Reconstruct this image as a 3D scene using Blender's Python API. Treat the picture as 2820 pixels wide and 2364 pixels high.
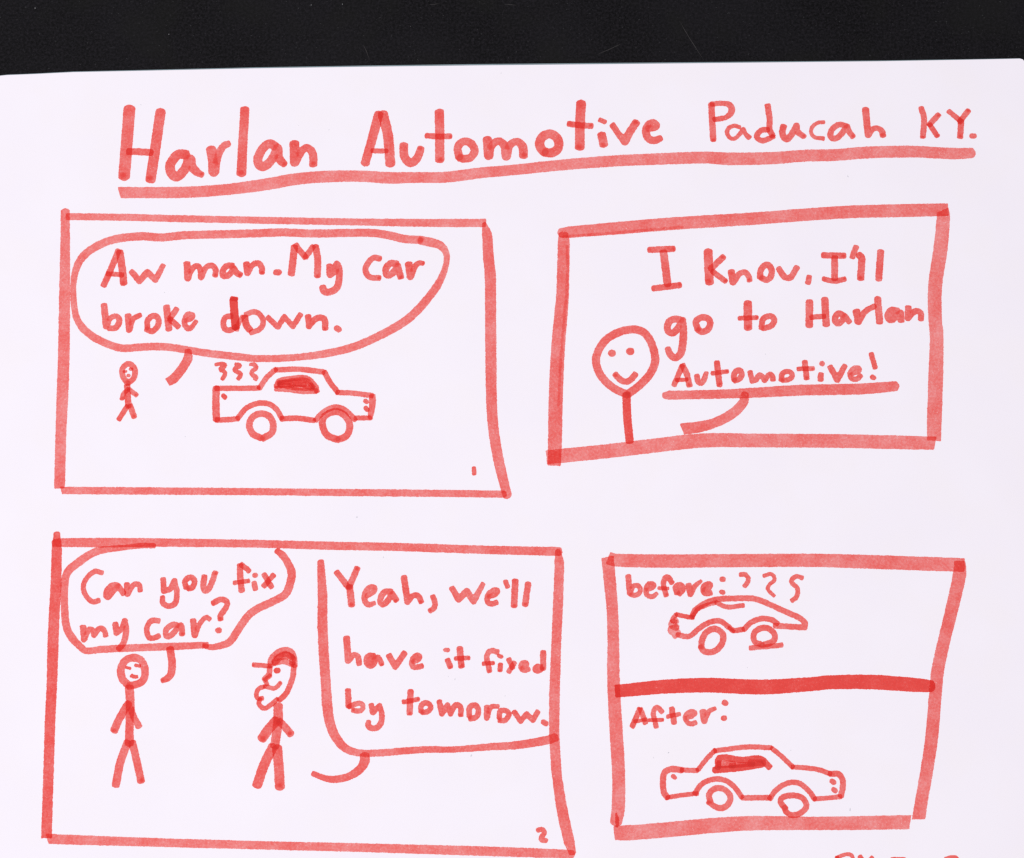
import bpy, bmesh, math, random
import numpy as np
from mathutils import Vector

random.seed(4)
scene = bpy.context.scene
for o in list(bpy.data.objects):
    bpy.data.objects.remove(o)
COL = scene.collection

# ------------------------------------------------------------------ camera
TILT = 0.087266            # the phone is held almost straight above the page
DIST = 0.300000            # metres from lens to page
cam_data = bpy.data.cameras.new("camera")
cam_data.sensor_fit = 'HORIZONTAL'
cam_data.angle = 0.867142
cam_data.clip_start = 0.01
cam_data.clip_end = 20.0
cam = bpy.data.objects.new("camera", cam_data)
cam.location = (0.0, -DIST * math.sin(TILT), DIST * math.cos(TILT))
cam.rotation_euler = (TILT, 0.0, 0.0)
COL.objects.link(cam)
scene.camera = cam

# ------------------------------------------------------------------ light
world = bpy.data.worlds.new("World")
scene.world = world
world.use_nodes = True
bg = world.node_tree.nodes["Background"]
bg.inputs["Color"].default_value = (0.97, 0.965, 1.0, 1)
bg.inputs["Strength"].default_value = 0.42

def area(name, loc, target, sx, sy, energy, col):
    d = bpy.data.lights.new(name, 'AREA')
    d.shape = 'RECTANGLE'
    d.size, d.size_y = sx, sy
    d.energy = energy
    d.color = col
    o = bpy.data.objects.new(name, d)
    o.location = loc
    o.rotation_euler = (Vector(target) - Vector(loc)).to_track_quat('-Z', 'Y').to_euler()
    COL.objects.link(o)
    return o

area("ceiling_light", (-0.30, -0.12, 1.30), (-0.02, 0.0, 0), 1.0, 0.8, 14.3, (1.0, 0.985, 1.0))

scene.view_settings.view_transform = 'Standard'
scene.view_settings.look = 'None'
scene.view_settings.exposure = 0.0
scene.view_settings.gamma = 1.0
scene.cycles.transparent_max_bounces = 32
scene.cycles.max_bounces = 6
scene.cycles.use_denoising = False
scene.cycles.pixel_filter_type = 'BLACKMAN_HARRIS'
scene.cycles.filter_width = 1.35

# ------------------------------------------------------------------ materials
def mat(name):
    m = bpy.data.materials.new(name)
    m.use_nodes = True
    nt = m.node_tree
    nt.nodes.clear()
    out = nt.nodes.new("ShaderNodeOutputMaterial")
    return m, nt, out

def N(nt, typ, **kw):
    n = nt.nodes.new(typ)
    for k, v in kw.items():
        setattr(n, k, v)
    return n

def noise(nt, vec, scale, detail=2.0, rough=0.5):
    n = N(nt, "ShaderNodeTexNoise")
    n.inputs["Scale"].default_value = scale
    n.inputs["Detail"].default_value = detail
    n.inputs["Roughness"].default_value = rough
    nt.links.new(vec, n.inputs["Vector"])
    return n.outputs["Fac"]

def math_(nt, op, a, b=None, c=None, clamp=False):
    n = N(nt, "ShaderNodeMath", operation=op, use_clamp=clamp)
    for i, v in enumerate((a, b, c)):
        if v is None:
            continue
        if isinstance(v, (int, float)):
            n.inputs[i].default_value = v
        else:
            nt.links.new(v, n.inputs[i])
    return n.outputs[0]

def maprange(nt, v, a, b, c, d, smooth=True):
    n = N(nt, "ShaderNodeMapRange")
    n.interpolation_type = 'SMOOTHSTEP' if smooth else 'LINEAR'
    nt.links.new(v, n.inputs["Value"])
    for k, x in zip(("From Min", "From Max", "To Min", "To Max"), (a, b, c, d)):
        n.inputs[k].default_value = x
    return n.outputs[0]

def mixcol(nt, fac, a, b):
    n = N(nt, "ShaderNodeMix", data_type='RGBA')
    if isinstance(fac, float):
        n.inputs[0].default_value = fac
    else:
        nt.links.new(fac, n.inputs[0])
    for s, v in ((6, a), (7, b)):
        if isinstance(v, tuple):
            n.inputs[s].default_value = v + (1,)
        else:
            nt.links.new(v, n.inputs[s])
    return n.outputs[2]

def paper_material():
    m, nt, out = mat("white_paper")
    co = N(nt, "ShaderNodeTexCoord").outputs["Object"]
    p = N(nt, "ShaderNodeBsdfPrincipled")
    grain = noise(nt, co, 5200.0, 3.0, 0.6)
    cloud = noise(nt, co, 34.0, 3.0, 0.5)
    tint = noise(nt, co, 75.0, 2.0, 0.5)
    c = mixcol(nt, maprange(nt, cloud, 0.3, 0.7, 0, 1), PAPER_A, PAPER_B)
    c = mixcol(nt, maprange(nt, tint, 0.42, 0.72, 0, 0.6), c, PAPER_C)
    c = mixcol(nt, maprange(nt, grain, 0.2, 0.75, 0.14, 0.0), c, (0.62, 0.60, 0.65))
    nt.links.new(c, p.inputs["Base Color"])
    p.inputs["Roughness"].default_value = 0.85
    p.inputs["Specular IOR Level"].default_value = 0.25
    b = N(nt, "ShaderNodeBump")
    b.inputs["Strength"].default_value = 0.12
    b.inputs["Distance"].default_value = 0.00006
    nt.links.new(grain, b.inputs["Height"])
    nt.links.new(b.outputs[0], p.inputs["Normal"])
    nt.links.new(p.outputs[0], out.inputs[0])
    return m

PAPER_A = (0.868, 0.822, 0.886)
PAPER_B = (0.882, 0.838, 0.898)
PAPER_C = (0.876, 0.826, 0.868)

def plain(name, col, rough=0.8, grain=None, amt=0.3):
    m, nt, out = mat(name)
    p = N(nt, "ShaderNodeBsdfPrincipled")
    p.inputs["Roughness"].default_value = rough
    if grain:
        co = N(nt, "ShaderNodeTexCoord").outputs["Object"]
        f = noise(nt, co, grain, 3.0, 0.6)
        dark = tuple(v * (1 - amt) for v in col)
        light = tuple(min(1, v * (1 + amt)) for v in col)
        nt.links.new(mixcol(nt, f, dark, light), p.inputs["Base Color"])
    else:
        p.inputs["Base Color"].default_value = col + (1,)
    nt.links.new(p.outputs[0], out.inputs[0])
    return m

def table_material():
    m, nt, out = mat("black_grained_surface")
    co = N(nt, "ShaderNodeTexCoord").outputs["Object"]
    p = N(nt, "ShaderNodeBsdfPrincipled")
    g1 = noise(nt, co, 1400.0, 4.0, 0.8)
    g2 = noise(nt, co, 900.0, 2.0, 0.5)
    cl = noise(nt, co, 26.0, 3.0, 0.55)
    hue = noise(nt, co, 55.0, 2.0, 0.5)
    c = mixcol(nt, maprange(nt, g1, 0.36, 0.70, 0, 1), (0.0002, 0.0001, 0.0003), (0.0135, 0.0118, 0.0150))
    c = mixcol(nt, maprange(nt, g2, 0.35, 0.7, 0.25, 0.0), c, (0.0015, 0.0015, 0.002))
    c = mixcol(nt, maprange(nt, cl, 0.35, 0.65, 0.0, 0.30), c, (0.0120, 0.0112, 0.0140))
    c = mixcol(nt, maprange(nt, hue, 0.5, 0.7, 0.0, 0.4), c, (0.0075, 0.0075, 0.0065))
    # sparse brighter grains
    g3 = noise(nt, co, 1700.0, 1.0, 0.5)
    c = mixcol(nt, maprange(nt, g3, 0.70, 0.80, 0.0, 0.55), c, (0.045, 0.045, 0.048))
    nt.links.new(c, p.inputs["Base Color"])
    p.inputs["Roughness"].default_value = 0.62
    p.inputs["Specular IOR Level"].default_value = 0.08
    b = N(nt, "ShaderNodeBump")
    b.inputs["Strength"].default_value = 0.5
    b.inputs["Distance"].default_value = 0.0002
    nt.links.new(g1, b.inputs["Height"])
    nt.links.new(b.outputs[0], p.inputs["Normal"])
    nt.links.new(p.outputs[0], out.inputs[0])
    return m

def ink_material():
    """Red marker ink: a translucent film that filters the light going to the
    paper and back, plus a little dye scattering of its own."""
    m, nt, out = mat("red_marker_ink")
    co = N(nt, "ShaderNodeTexCoord").outputs["Object"]
    a_sd = N(nt, "ShaderNodeAttribute", attribute_name="sd").outputs["Fac"]       # mm inside the edge
    a_dn = N(nt, "ShaderNodeAttribute", attribute_name="dens").outputs["Fac"]
    edge_n = noise(nt, co, 2600.0, 3.0, 0.65)
    edge_w = noise(nt, co, 800.0, 2.0, 0.5)
    sd = math_(nt, 'ADD', a_sd, math_(nt, 'MULTIPLY', math_(nt, 'SUBTRACT', edge_n, 0.5), 0.40))
    sd = math_(nt, 'ADD', sd, math_(nt, 'MULTIPLY', math_(nt, 'SUBTRACT', edge_w, 0.5), 0.30))
    mask = maprange(nt, sd, -0.10, 0.045, 0.0, 1.0)
    mott = noise(nt, co, 1500.0, 3.0, 0.7)
    blot = noise(nt, co, 260.0, 2.0, 0.5)
    dn = math_(nt, 'MULTIPLY', a_dn, maprange(nt, mott, 0.30, 0.70, 0.80, 1.17))
    dn = math_(nt, 'MULTIPLY', dn, maprange(nt, blot, 0.30, 0.70, 0.88, 1.12))
    fib = noise(nt, co, 2300.0, 1.0, 0.5)
    dn = math_(nt, 'MULTIPLY', dn, maprange(nt, fib, 0.64, 0.76, 1.0, 0.55))
    dn = math_(nt, 'MULTIPLY', dn, mask)
    comb = N(nt, "ShaderNodeCombineXYZ")
    for i, k in enumerate(INK_K):
        nt.links.new(math_(nt, 'EXPONENT', math_(nt, 'MULTIPLY', dn, -k)), comb.inputs[i])
    tr = N(nt, "ShaderNodeBsdfTransparent")
    nt.links.new(comb.outputs[0], tr.inputs[0])
    df = N(nt, "ShaderNodeBsdfDiffuse")
    df.inputs["Color"].default_value = INK_D + (1,)
    mx = N(nt, "ShaderNodeMixShader")
    nt.links.new(math_(nt, 'SUBTRACT', 1.0, math_(nt, 'EXPONENT', math_(nt, 'MULTIPLY', dn, -INK_A))), mx.inputs[0])
    nt.links.new(tr.outputs[0], mx.inputs[1])
    nt.links.new(df.outputs[0], mx.inputs[2])
    nt.links.new(mx.outputs[0], out.inputs[0])
    return m

INK_K = (0.050, 0.85, 0.92)          # extinction of the film per unit of ink, r g b
INK_D = (0.92, 0.22, 0.195)       # colour the dye scatters
INK_A = 0.13

# ------------------------------------------------------------------ traced drawing
# Every stroke: (ink density, end blots, start cut, end cut, [(x, y, width[, corner]) ...]) in millimetres on the page.
DRAWING = [
('title_word','',[
  ('letter',[(1.0,'e',None,None,[(-106.48,89.24,3.23),(-106.91,79.69,3.22),(-107.35,70.31,3.22)]),(1.0,'e',None,None,[(-97.8,88.44,2.83),(-98.88,78.8,2.82),(-100.0,69.37,2.81)]),(1.0,'s',None,None,[(-106.32,77.27,1.9),(-103.15,77.15,1.9),(-100.13,76.97,1.9)])]),
  ('letter',[(1.0,'e',None,None,[(-90.33,76.29,2.65),(-92.49,76.44,2.65),(-94.11,74.67,2.65),(-94.75,72.9,2.64),(-94.21,70.99,2.64),(-92.75,70.1,2.64),(-91.07,71.58,2.64),(-89.97,73.49,2.64),(-89.35,75.11,2.65),(-88.81,73.2,2.64),(-87.48,71.58,2.24),(-85.87,70.66,1.67)])]),
  ('letter',[(1.0,'',None,None,[(-83.46,77.77,2.76),(-82.8,74.37,2.76),(-82.54,71.58,2.99,1),(-82.07,73.78,2.3),(-81.14,77.03,2.07),(-79.89,78.95,1.96),(-78.75,79.45,1.84)])]),
  ('letter',[(1.0,'e',None,None,[(-74.35,89.18,2.48),(-74.68,80.28,2.48),(-74.91,71.13,2.7)])]),
  ('letter',[(1.0,'e',None,None,[(-65.78,78.8,2.48),(-67.09,79.45,2.48),(-68.65,78.65,2.48),(-70.1,76.29,2.47),(-70.44,74.37,2.47),(-69.55,72.99,2.47),(-68.26,73.2,2.47),(-66.57,74.96,2.47),(-65.52,77.03,2.47),(-65.05,78.21,2.48),(-64.77,75.85,2.3),(-64.12,74.67,2.3),(-63.1,73.73,1.9)])]),
  ('letter',[(1.0,'e',None,None,[(-60.41,79.45,2.65),(-60.28,77.03,2.65),(-60.23,74.23,2.64,1),(-59.53,75.41,2.3),(-58.55,77.03,2.13),(-57.13,78.27,2.07),(-55.68,77.47,2.19),(-55.08,75.55,2.19),(-55.05,73.64,2.24)])]),
]),
('title_word','',[
  ('letter',[(1.0,'',None,None,[(-37.09,87.84,2.54),(-38.74,81.17,2.53),(-40.68,74.02,2.41)]),(1.0,'',None,None,[(-35.93,87.84,2.77),(-34.43,81.76,2.77),(-33.72,73.84,2.7)]),(1.0,'e',None,None,[(-38.7,77.47,1.38),(-34.82,77.38,1.38)])]),
  ('letter',[(1.0,'e',None,None,[(-30.03,78.95,2.36),(-29.83,75.85,2.36),(-28.32,74.08,2.41),(-27.03,74.52,2.42),(-25.89,76.14,2.19),(-25.33,78.06,2.01)])]),
  ('letter',[(1.0,'e',None,None,[(-20.21,88.44,2.54),(-20.08,81.76,2.54),(-20.04,75.02,2.53)]),(1.0,'e',None,None,[(-23.63,81.76,1.58),(-20.31,81.52,1.58),(-17.14,81.61,1.58)])]),
  ('letter',[(1.0,'e',None,None,[(-14.67,75.7,2.19),(-15.0,78.51,2.19),(-13.39,80.07,2.19),(-11.37,79.54,2.19),(-10.39,77.47,2.19),(-11.5,75.61,2.19),(-13.08,75.2,2.19),(-14.52,75.49,2.19)])]),
  ('letter',[(1.0,'e',None,None,[(-6.83,80.58,2.59),(-6.47,76.14,2.59,1),(-5.76,78.8,2.19),(-3.74,80.22,2.02),(-2.02,78.8,2.42),(-1.58,76.0,2.65,1),(-0.72,78.8,2.19),(1.3,80.07,2.07),(2.88,78.8,2.36),(3.22,76.14,2.42)])]),
  ('letter',[(1.0,'e',None,None,[(9.06,77.03,2.53),(7.86,78.51,2.53),(7.78,80.28,2.53),(9.08,81.91,2.54),(10.81,82.2,2.54),(12.39,81.17,2.53),(13.04,79.39,2.53),(12.37,77.62,2.53),(10.79,76.88,2.53),(9.21,77.03,2.53)])]),
  ('letter',[(1.0,'e',None,None,[(19.21,90.96,2.66),(18.89,84.72,2.65),(18.8,78.57,2.65)]),(1.0,'e',None,None,[(15.86,85.17,1.67),(18.89,84.72,1.67),(22.06,84.58,1.67)])]),
  ('letter',[(1.0,'e',None,None,[(24.92,81.91,2.42),(25.42,79.33,2.42)]),(1.0,'',None,None,[(24.46,86.27,1.33),(25.81,85.67,1.33)])]),
  ('letter',[(1.0,'e',None,None,[(27.97,84.72,1.73),(29.54,82.35,1.73),(31.39,80.13,2.3,1),(32.56,82.5,2.19),(34.47,85.47,2.19)])]),
  ('letter',[(1.0,'',None,None,[(37.77,83.83,2.13),(39.35,84.19,2.13),(40.08,84.72,2.13),(38.94,85.41,2.13),(37.63,84.43,2.13),(37.18,82.65,2.13),(38.02,80.87,2.13),(39.6,80.43,2.13),(41.19,81.02,1.73)])]),
]),
('title_word','',[
  ('letter',[(1.0,'e',None,None,[(55.52,90.67,1.73),(55.67,85.61,1.73),(55.88,80.64,1.73)]),(1.0,'e',None,None,[(55.6,90.81,1.44),(58.79,91.02,1.44),(60.65,90.43,1.73),(61.11,88.73,1.79),(59.58,87.04,1.44),(56.26,86.39,1.44)])]),
  ('letter',[(1.0,'',None,None,[(63.23,84.19,1.15),(61.85,84.58,1.15),(60.25,83.92,1.15),(59.71,82.65,1.15),(60.49,81.17,1.15),(61.79,80.96,1.15),(63.1,82.06,1.15),(64.28,83.69,1.15,1),(64.84,82.35,1.15),(65.77,81.23,1.61)])]),
  ('letter',[(1.0,'e',None,None,[(71.14,90.37,1.68),(71.64,86.8,1.67),(71.57,83.54,1.67),(72.32,81.76,1.67)]),(1.0,'',None,None,[(71.05,83.48,1.56),(69.61,83.39,1.56),(68.21,82.35,1.56),(68.13,81.11,1.56),(69.55,80.34,1.56),(71.15,80.87,1.56),(72.6,81.52,1.21)])]),
  ('letter',[(1.0,'e',None,None,[(75.49,84.43,1.79),(75.07,82.65,1.79),(76.04,80.81,1.79),(77.51,81.91,1.79),(79.09,84.58,1.79,1),(79.26,82.95,1.79),(81.1,81.52,1.5)])]),
  ('letter',[(1.0,'',None,None,[(86.67,85.61,1.04),(84.79,85.38,1.04),(83.41,84.13,1.04),(83.08,82.65,1.04),(83.98,81.38,1.04),(86.41,80.96,1.27)])]),
  ('letter',[(1.0,'e',None,None,[(92.84,84.43,1.61),(91.27,84.96,1.61),(89.67,84.28,1.61),(88.47,82.65,1.61),(88.72,81.17,1.61),(90.02,81.02,1.61),(91.55,82.35,1.61),(93.13,84.43,1.61,1),(93.67,82.95,1.61),(94.64,81.52,1.61)])]),
  ('letter',[(1.0,'e',None,None,[(98.37,89.24,1.91),(98.64,85.61,1.9),(98.92,82.06,1.9,1),(100.17,83.6,1.61),(101.62,83.89,1.44),(102.8,82.95,1.67),(103.0,81.82,1.73)])]),
]),
('title_word','',[
  ('letter',[(1.0,'e',None,None,[(113.92,89.59,1.6),(114.58,86.7,1.6),(114.09,81.51,1.6)]),(1.0,'s',None,None,[(118.62,87.73,1.55),(115.95,84.85,1.55)]),(1.0,'e',None,None,[(116.07,84.95,1.45),(118.09,81.69,1.45)])]),
  ('letter',[(1.0,'',None,None,[(121.58,88.71,1.45),(124.61,86.06,1.45)]),(1.0,'s',None,None,[(126.91,88.89,1.55),(124.47,85.72,1.55)]),(1.0,'e',None,None,[(124.86,85.93,1.65),(124.45,81.43,1.65)])]),
  ('full_stop',[(1.0,'',None,None,[(127.7,81.69,1.45),(128.33,81.69,1.45)])]),
]),
('title_underline','',[
  ('',[(0.769,'',0.3,None,[(-108.51,65.6,3.11),(-97.06,65.6,3.11),(-88.44,65.75,3.11),(-78.42,66.52,3.11),(-68.4,67.86,3.31),(-59.79,69.4,3.32),(-51.26,70.12,3.22),(-41.21,70.22,3.12),(-34.07,69.76,3.22),(-26.83,69.86,3.01),(-18.19,69.96,3.02),(-8.14,71.25,3.02),(-1.01,71.87,2.92),(13.38,73.37,3.02),(27.77,74.52,3.12),(42.17,75.17,3.22),(53.65,75.53,3.32),(60.29,75.17,3.52),(72.37,75.38,3.42),(80.94,76.04,3.32),(89.61,76.25,3.32),(98.29,76.95,3.32),(110.78,77.21,3.32),(119.53,76.78,3.12),(122.54,76.64,3.22),(127.28,76.82,2.92)])]),
]),
('panel_border','',[
  ('',[(0.809,'',None,0.0,[(-123.33,60.16,2.41),(-123.09,53.93,2.5),(-122.64,36.47,2.99),(-122.28,19.29,3.12),(-122.26,10.71,3.16),(-122.32,-0.59,2.86),(-122.16,-16.04,2.89)]),(0.769,'',None,0.0,[(-122.42,58.83,1.9),(-107.19,58.63,1.9),(-90.85,58.22,1.9),(-67.1,57.75,1.9),(-42.46,57.3,1.9),(-21.03,57.03,2.2),(-7.21,57.04,2.3)]),(0.872,'',None,None,[(-7.61,56.89,1.0),(-6.9,53.83,2.7),(-6.52,48.02,2.9),(-5.98,42.24,2.99),(-5.87,33.55,2.98),(-5.74,18.09,2.97),(-5.53,6.74,2.86),(-4.82,-1.78,2.81),(-3.24,-10.25,2.75),(-1.32,-17.9,2.45)]),(0.822,'',0.3,None,[(-121.65,-16.63,1.96),(-65.67,-17.02,1.86),(-49.98,-17.18,1.86),(-21.95,-17.41,1.86),(-2.16,-17.66,1.86)])]),
]),
('speech_bubble','',[
  ('',[(0.822,'e',None,None,[(-25.28,52.25,2.23),(-29.57,52.54,2.23),(-33.87,53.54,2.23),(-38.16,54.21,2.23),(-42.45,54.26,2.23),(-55.03,54.06,2.23),(-62.46,54.35,2.23),(-71.03,54.09,2.23),(-78.46,53.88,2.23),(-89.89,53.59,2.23),(-92.74,53.33,2.23),(-96.73,52.92,2.23),(-100.17,53.21,2.23),(-102.17,53.27,2.23),(-107.01,52.89,2.23),(-111.27,51.88,2.23),(-115.48,49.78,2.23),(-117.98,47.6,2.17),(-119.28,45.42,2.05),(-120.13,42.24,1.77),(-120.36,38.77,1.59),(-119.97,34.15,1.65),(-119.1,30.41,1.82),(-117.31,27.68,2.04),(-114.1,25.1,2.04),(-110.07,23.18,2.04),(-106.36,22.15,2.04),(-100.42,22.49,2.04),(-94.75,22.52,2.04),(-89.07,21.75,1.93),(-83.38,20.8,1.98),(-74.87,19.8,1.98),(-70.33,19.32,1.87),(-64.67,19.29,1.87),(-57.6,19.75,1.87),(-50.54,20.72,2.1),(-43.48,22.43,2.15),(-36.43,25.47,2.21),(-29.38,29.55,2.33),(-25.43,33.14,2.27),(-20.78,39.06,2.16),(-18.81,43.11,1.71),(-17.94,46.59,1.54),(-18.27,48.91,1.77),(-19.85,50.8,2.28),(-22.42,51.58,2.51),(-25.14,52.2,2.4)])]),
  ('bubble_tail',[(0.885,'',None,0.1,[(-88.35,21.23,1.87),(-88.44,19.23,2.55),(-90.33,15.95,2.49),(-92.11,13.81,2.6),(-93.78,12.82,2.37)])]),
]),
('speech_word','',[
  ('letter',[(1.0,'',None,None,[(-108.33,49.14,1.71),(-109.9,44.85,1.71),(-112.02,39.63,1.71)]),(1.0,'e',None,None,[(-107.89,48.76,2.0),(-107.02,43.69,2.0),(-106.57,40.21,1.99)]),(1.0,'',None,None,[(-111.12,42.82,1.31),(-106.98,42.47,1.31)])]),
  ('letter',[(1.0,'',None,None,[(-104.5,43.34,1.6),(-102.23,40.79,1.77,1),(-100.17,43.25,1.77,1),(-97.88,41.14,1.71,1),(-95.88,45.08,1.43)])]),
]),
('speech_word','',[
  ('letter',[(1.0,'e',None,None,[(-89.34,45.6,1.88),(-89.01,41.6,1.88,1),(-88.21,43.69,1.65),(-86.67,44.96,1.6),(-85.65,43.98,1.6),(-85.31,41.89,1.77,1),(-84.09,44.5,1.54),(-82.4,45.05,1.54),(-81.37,43.69,1.6),(-81.54,42.38,1.54)])]),
  ('letter',[(1.0,'e',None,None,[(-76.84,44.99,1.71),(-78.26,44.99,1.71),(-79.37,43.69,1.71),(-79.2,42.24,1.71),(-77.78,42.47,1.71),(-76.39,44.27,1.71,1),(-75.66,43.11,1.71),(-74.64,42.44,1.71)])]),
  ('letter',[(1.0,'e',None,None,[(-73.0,45.57,1.82),(-72.66,43.05,1.82,1),(-71.28,45.28,1.54),(-69.72,45.72,1.6),(-68.7,44.27,1.6),(-68.67,43.16,1.6)])]),
  ('full_stop',[(1.0,'',None,None,[(-64.69,43.19,1.71),(-64.09,43.19,1.71)])]),
]),
('speech_word','',[
  ('letter',[(1.0,'',None,None,[(-60.6,42.82,1.94),(-60.19,46.88,1.94),(-59.88,50.22,1.94)]),(1.0,'',None,None,[(-59.49,50.8,1.66),(-58.37,49.2,1.66),(-56.83,47.46,1.65)]),(1.0,'',None,None,[(-56.69,47.51,1.6),(-54.82,50.36,1.6)]),(1.0,'e',None,None,[(-54.05,50.36,1.83),(-53.43,46.88,1.83),(-53.42,42.24,1.82)])]),
  ('letter',[(1.0,'',None,None,[(-50.18,44.99,1.82),(-50.0,42.53,1.82,1),(-48.31,43.54,1.82,1),(-48.05,45.42,1.82),(-47.43,42.24,1.82),(-48.1,38.91,1.94),(-50.22,37.67,1.93),(-51.59,38.05,1.93),(-51.94,39.0,1.94)])]),
]),
('speech_word','',[
  ('letter',[(1.0,'e',None,None,[(-36.37,47.02,1.6),(-38.09,47.22,1.6),(-39.72,45.57,1.6),(-40.24,43.69,1.6),(-39.17,41.95,1.6),(-36.46,41.6,1.6)])]),
  ('letter',[(1.0,'e',None,None,[(-31.65,45.57,1.82),(-33.51,45.63,1.83),(-34.69,43.98,1.82),(-34.19,42.38,1.82),(-32.63,43.11,1.82),(-31.36,44.99,1.82,1),(-30.92,43.11,1.82),(-30.56,41.89,1.82)])]),
  ('letter',[(1.0,'e',None,None,[(-28.37,45.48,2.0),(-27.92,42.01,1.99,1),(-26.66,44.85,1.65),(-25.52,45.8,1.43),(-24.44,45.72,1.31)])]),
]),
('speech_word','',[
  ('letter',[(1.0,'',None,None,[(-111.78,34.01,1.76),(-110.94,28.25,1.82,1),(-109.88,30.41,1.53),(-108.33,30.98,1.48),(-107.44,29.69,1.65),(-108.37,27.82,1.65),(-110.21,27.62,1.53)])]),
  ('letter',[(1.0,'',None,None,[(-105.07,31.13,1.82),(-104.67,27.25,1.82,1),(-103.76,30.12,1.53),(-101.81,31.27,1.36)])]),
  ('letter',[(1.0,'e',None,None,[(-99.73,27.97,1.59),(-99.64,29.83,1.59),(-98.11,31.13,1.59),(-96.81,30.27,1.59),(-96.84,28.4,1.59),(-98.42,26.82,1.59),(-99.85,27.39,1.59)])]),
  ('letter',[(1.0,'',None,None,[(-94.63,33.49,1.88),(-93.81,27.45,1.87)]),(1.0,'',None,None,[(-91.91,32.94,1.59),(-93.55,30.27,1.59)]),(1.0,'',None,None,[(-93.54,30.12,1.59),(-91.27,28.11,1.59)])]),
  ('letter',[(1.0,'',None,None,[(-89.33,29.83,1.53),(-87.59,30.55,1.53),(-87.55,31.27,1.53),(-88.75,31.47,1.53),(-89.56,29.83,1.53),(-89.29,28.25,1.53),(-88.08,27.62,1.53),(-86.43,29.55,1.14)])]),
]),
('speech_word','',[
  ('letter',[(1.9,'',None,None,[(-76.34,35.45,2.16),(-75.98,31.85,2.16),(-75.55,27.97,2.16)]),(1.2,'',None,None,[(-76.86,35.94,1.25),(-75.55,35.74,1.25)]),(1.0,'',None,None,[(-76.81,30.98,1.53),(-78.23,30.78,1.53),(-78.96,29.26,1.53),(-78.44,27.48,1.53),(-77.15,27.11,1.53),(-75.61,27.97,1.53)]),(0.755,'',None,None,[(-75.31,27.25,1.3),(-74.64,29.26,1.31),(-73.69,30.84,1.31)])]),
  ('letter',[(1.3,'',None,None,[(-73.11,30.7,1.87),(-72.64,28.4,1.87),(-71.77,27.39,1.87)]),(1.0,'',None,None,[(-72.85,31.42,1.48),(-70.59,32.25,1.48),(-68.87,31.27,1.48),(-68.07,29.55,1.48),(-68.79,27.54,1.48),(-71.32,26.45,1.47)])]),
  ('letter',[(1.0,'',None,None,[(-66.81,30.64,1.48),(-64.03,27.97,1.48,1),(-62.33,30.84,1.48,1),(-59.92,28.17,1.48,1),(-57.94,31.42,1.48)])]),
  ('letter',[(1.0,'e',None,None,[(-55.8,30.93,1.7),(-55.47,28.25,1.7,1),(-54.08,29.98,1.7),(-52.81,30.61,1.7),(-51.38,30.12,1.7),(-51.06,27.59,1.7)])]),
  ('full_stop',[(1.0,'',None,None,[(-47.92,27.68,1.59),(-47.34,27.31,1.59)])]),
]),
('drawn_person','',[
  ('head',[(1.0,'e',None,None,[(-104.59,12.53,1.53),(-105.89,14.24,1.53),(-106.22,15.81,1.53),(-105.7,17.23,1.53),(-104.53,17.86,1.53),(-103.17,16.95,1.53),(-102.7,15.24,1.53),(-103.27,13.53,1.53),(-104.51,12.67,1.53)])]),
  ('eye',[(1.0,'',None,None,[(-105.82,15.75,0.62),(-105.09,15.75,0.62)])]),
  ('eye',[(1.0,'',None,None,[(-103.97,16.38,0.85),(-103.63,16.38,0.85)])]),
  ('mouth',[(1.0,'',None,None,[(-104.6,14.61,0.9),(-104.32,14.61,0.9)])]),
  ('torso',[(1.0,'',None,None,[(-104.76,11.68,1.64),(-104.23,6.14,1.64)])]),
  ('arm',[(1.0,'e',None,None,[(-104.46,10.83,1.27),(-105.69,9.55,1.27),(-105.99,8.27,1.27)])]),
  ('arm',[(1.0,'e',None,None,[(-104.17,10.83,1.27),(-102.15,9.26,1.27)])]),
  ('leg',[(1.0,'',None,None,[(-104.6,6.14,1.41),(-106.66,2.69,1.41)])]),
  ('leg',[(1.0,'e',None,None,[(-103.75,6.28,1.52),(-102.6,3.37,1.52)])]),
]),
('smoke_squiggle','',[
  ('',[(1.0,'',None,None,[(-80.81,17.61,0.8),(-79.33,17.85,1.13),(-78.25,17.33,1.13),(-79.41,16.38,1.13),(-78.21,15.31,1.13),(-78.83,13.65,1.13)])]),
]),
('smoke_squiggle','',[
  ('',[(1.0,'',None,None,[(-75.39,17.8,0.8),(-74.25,17.33,1.18),(-75.59,16.26,1.18),(-73.96,14.95,1.18),(-74.52,13.72,1.18)])]),
]),
('smoke_squiggle','',[
  ('',[(1.0,'',None,None,[(-71.38,17.69,0.8),(-70.24,17.57,1.18),(-69.76,16.73,1.18),(-70.8,15.78,1.18),(-70.85,14.95,1.18),(-69.7,14.12,1.18),(-69.88,13.58,1.18)])]),
]),
('drawn_car','',[
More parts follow.
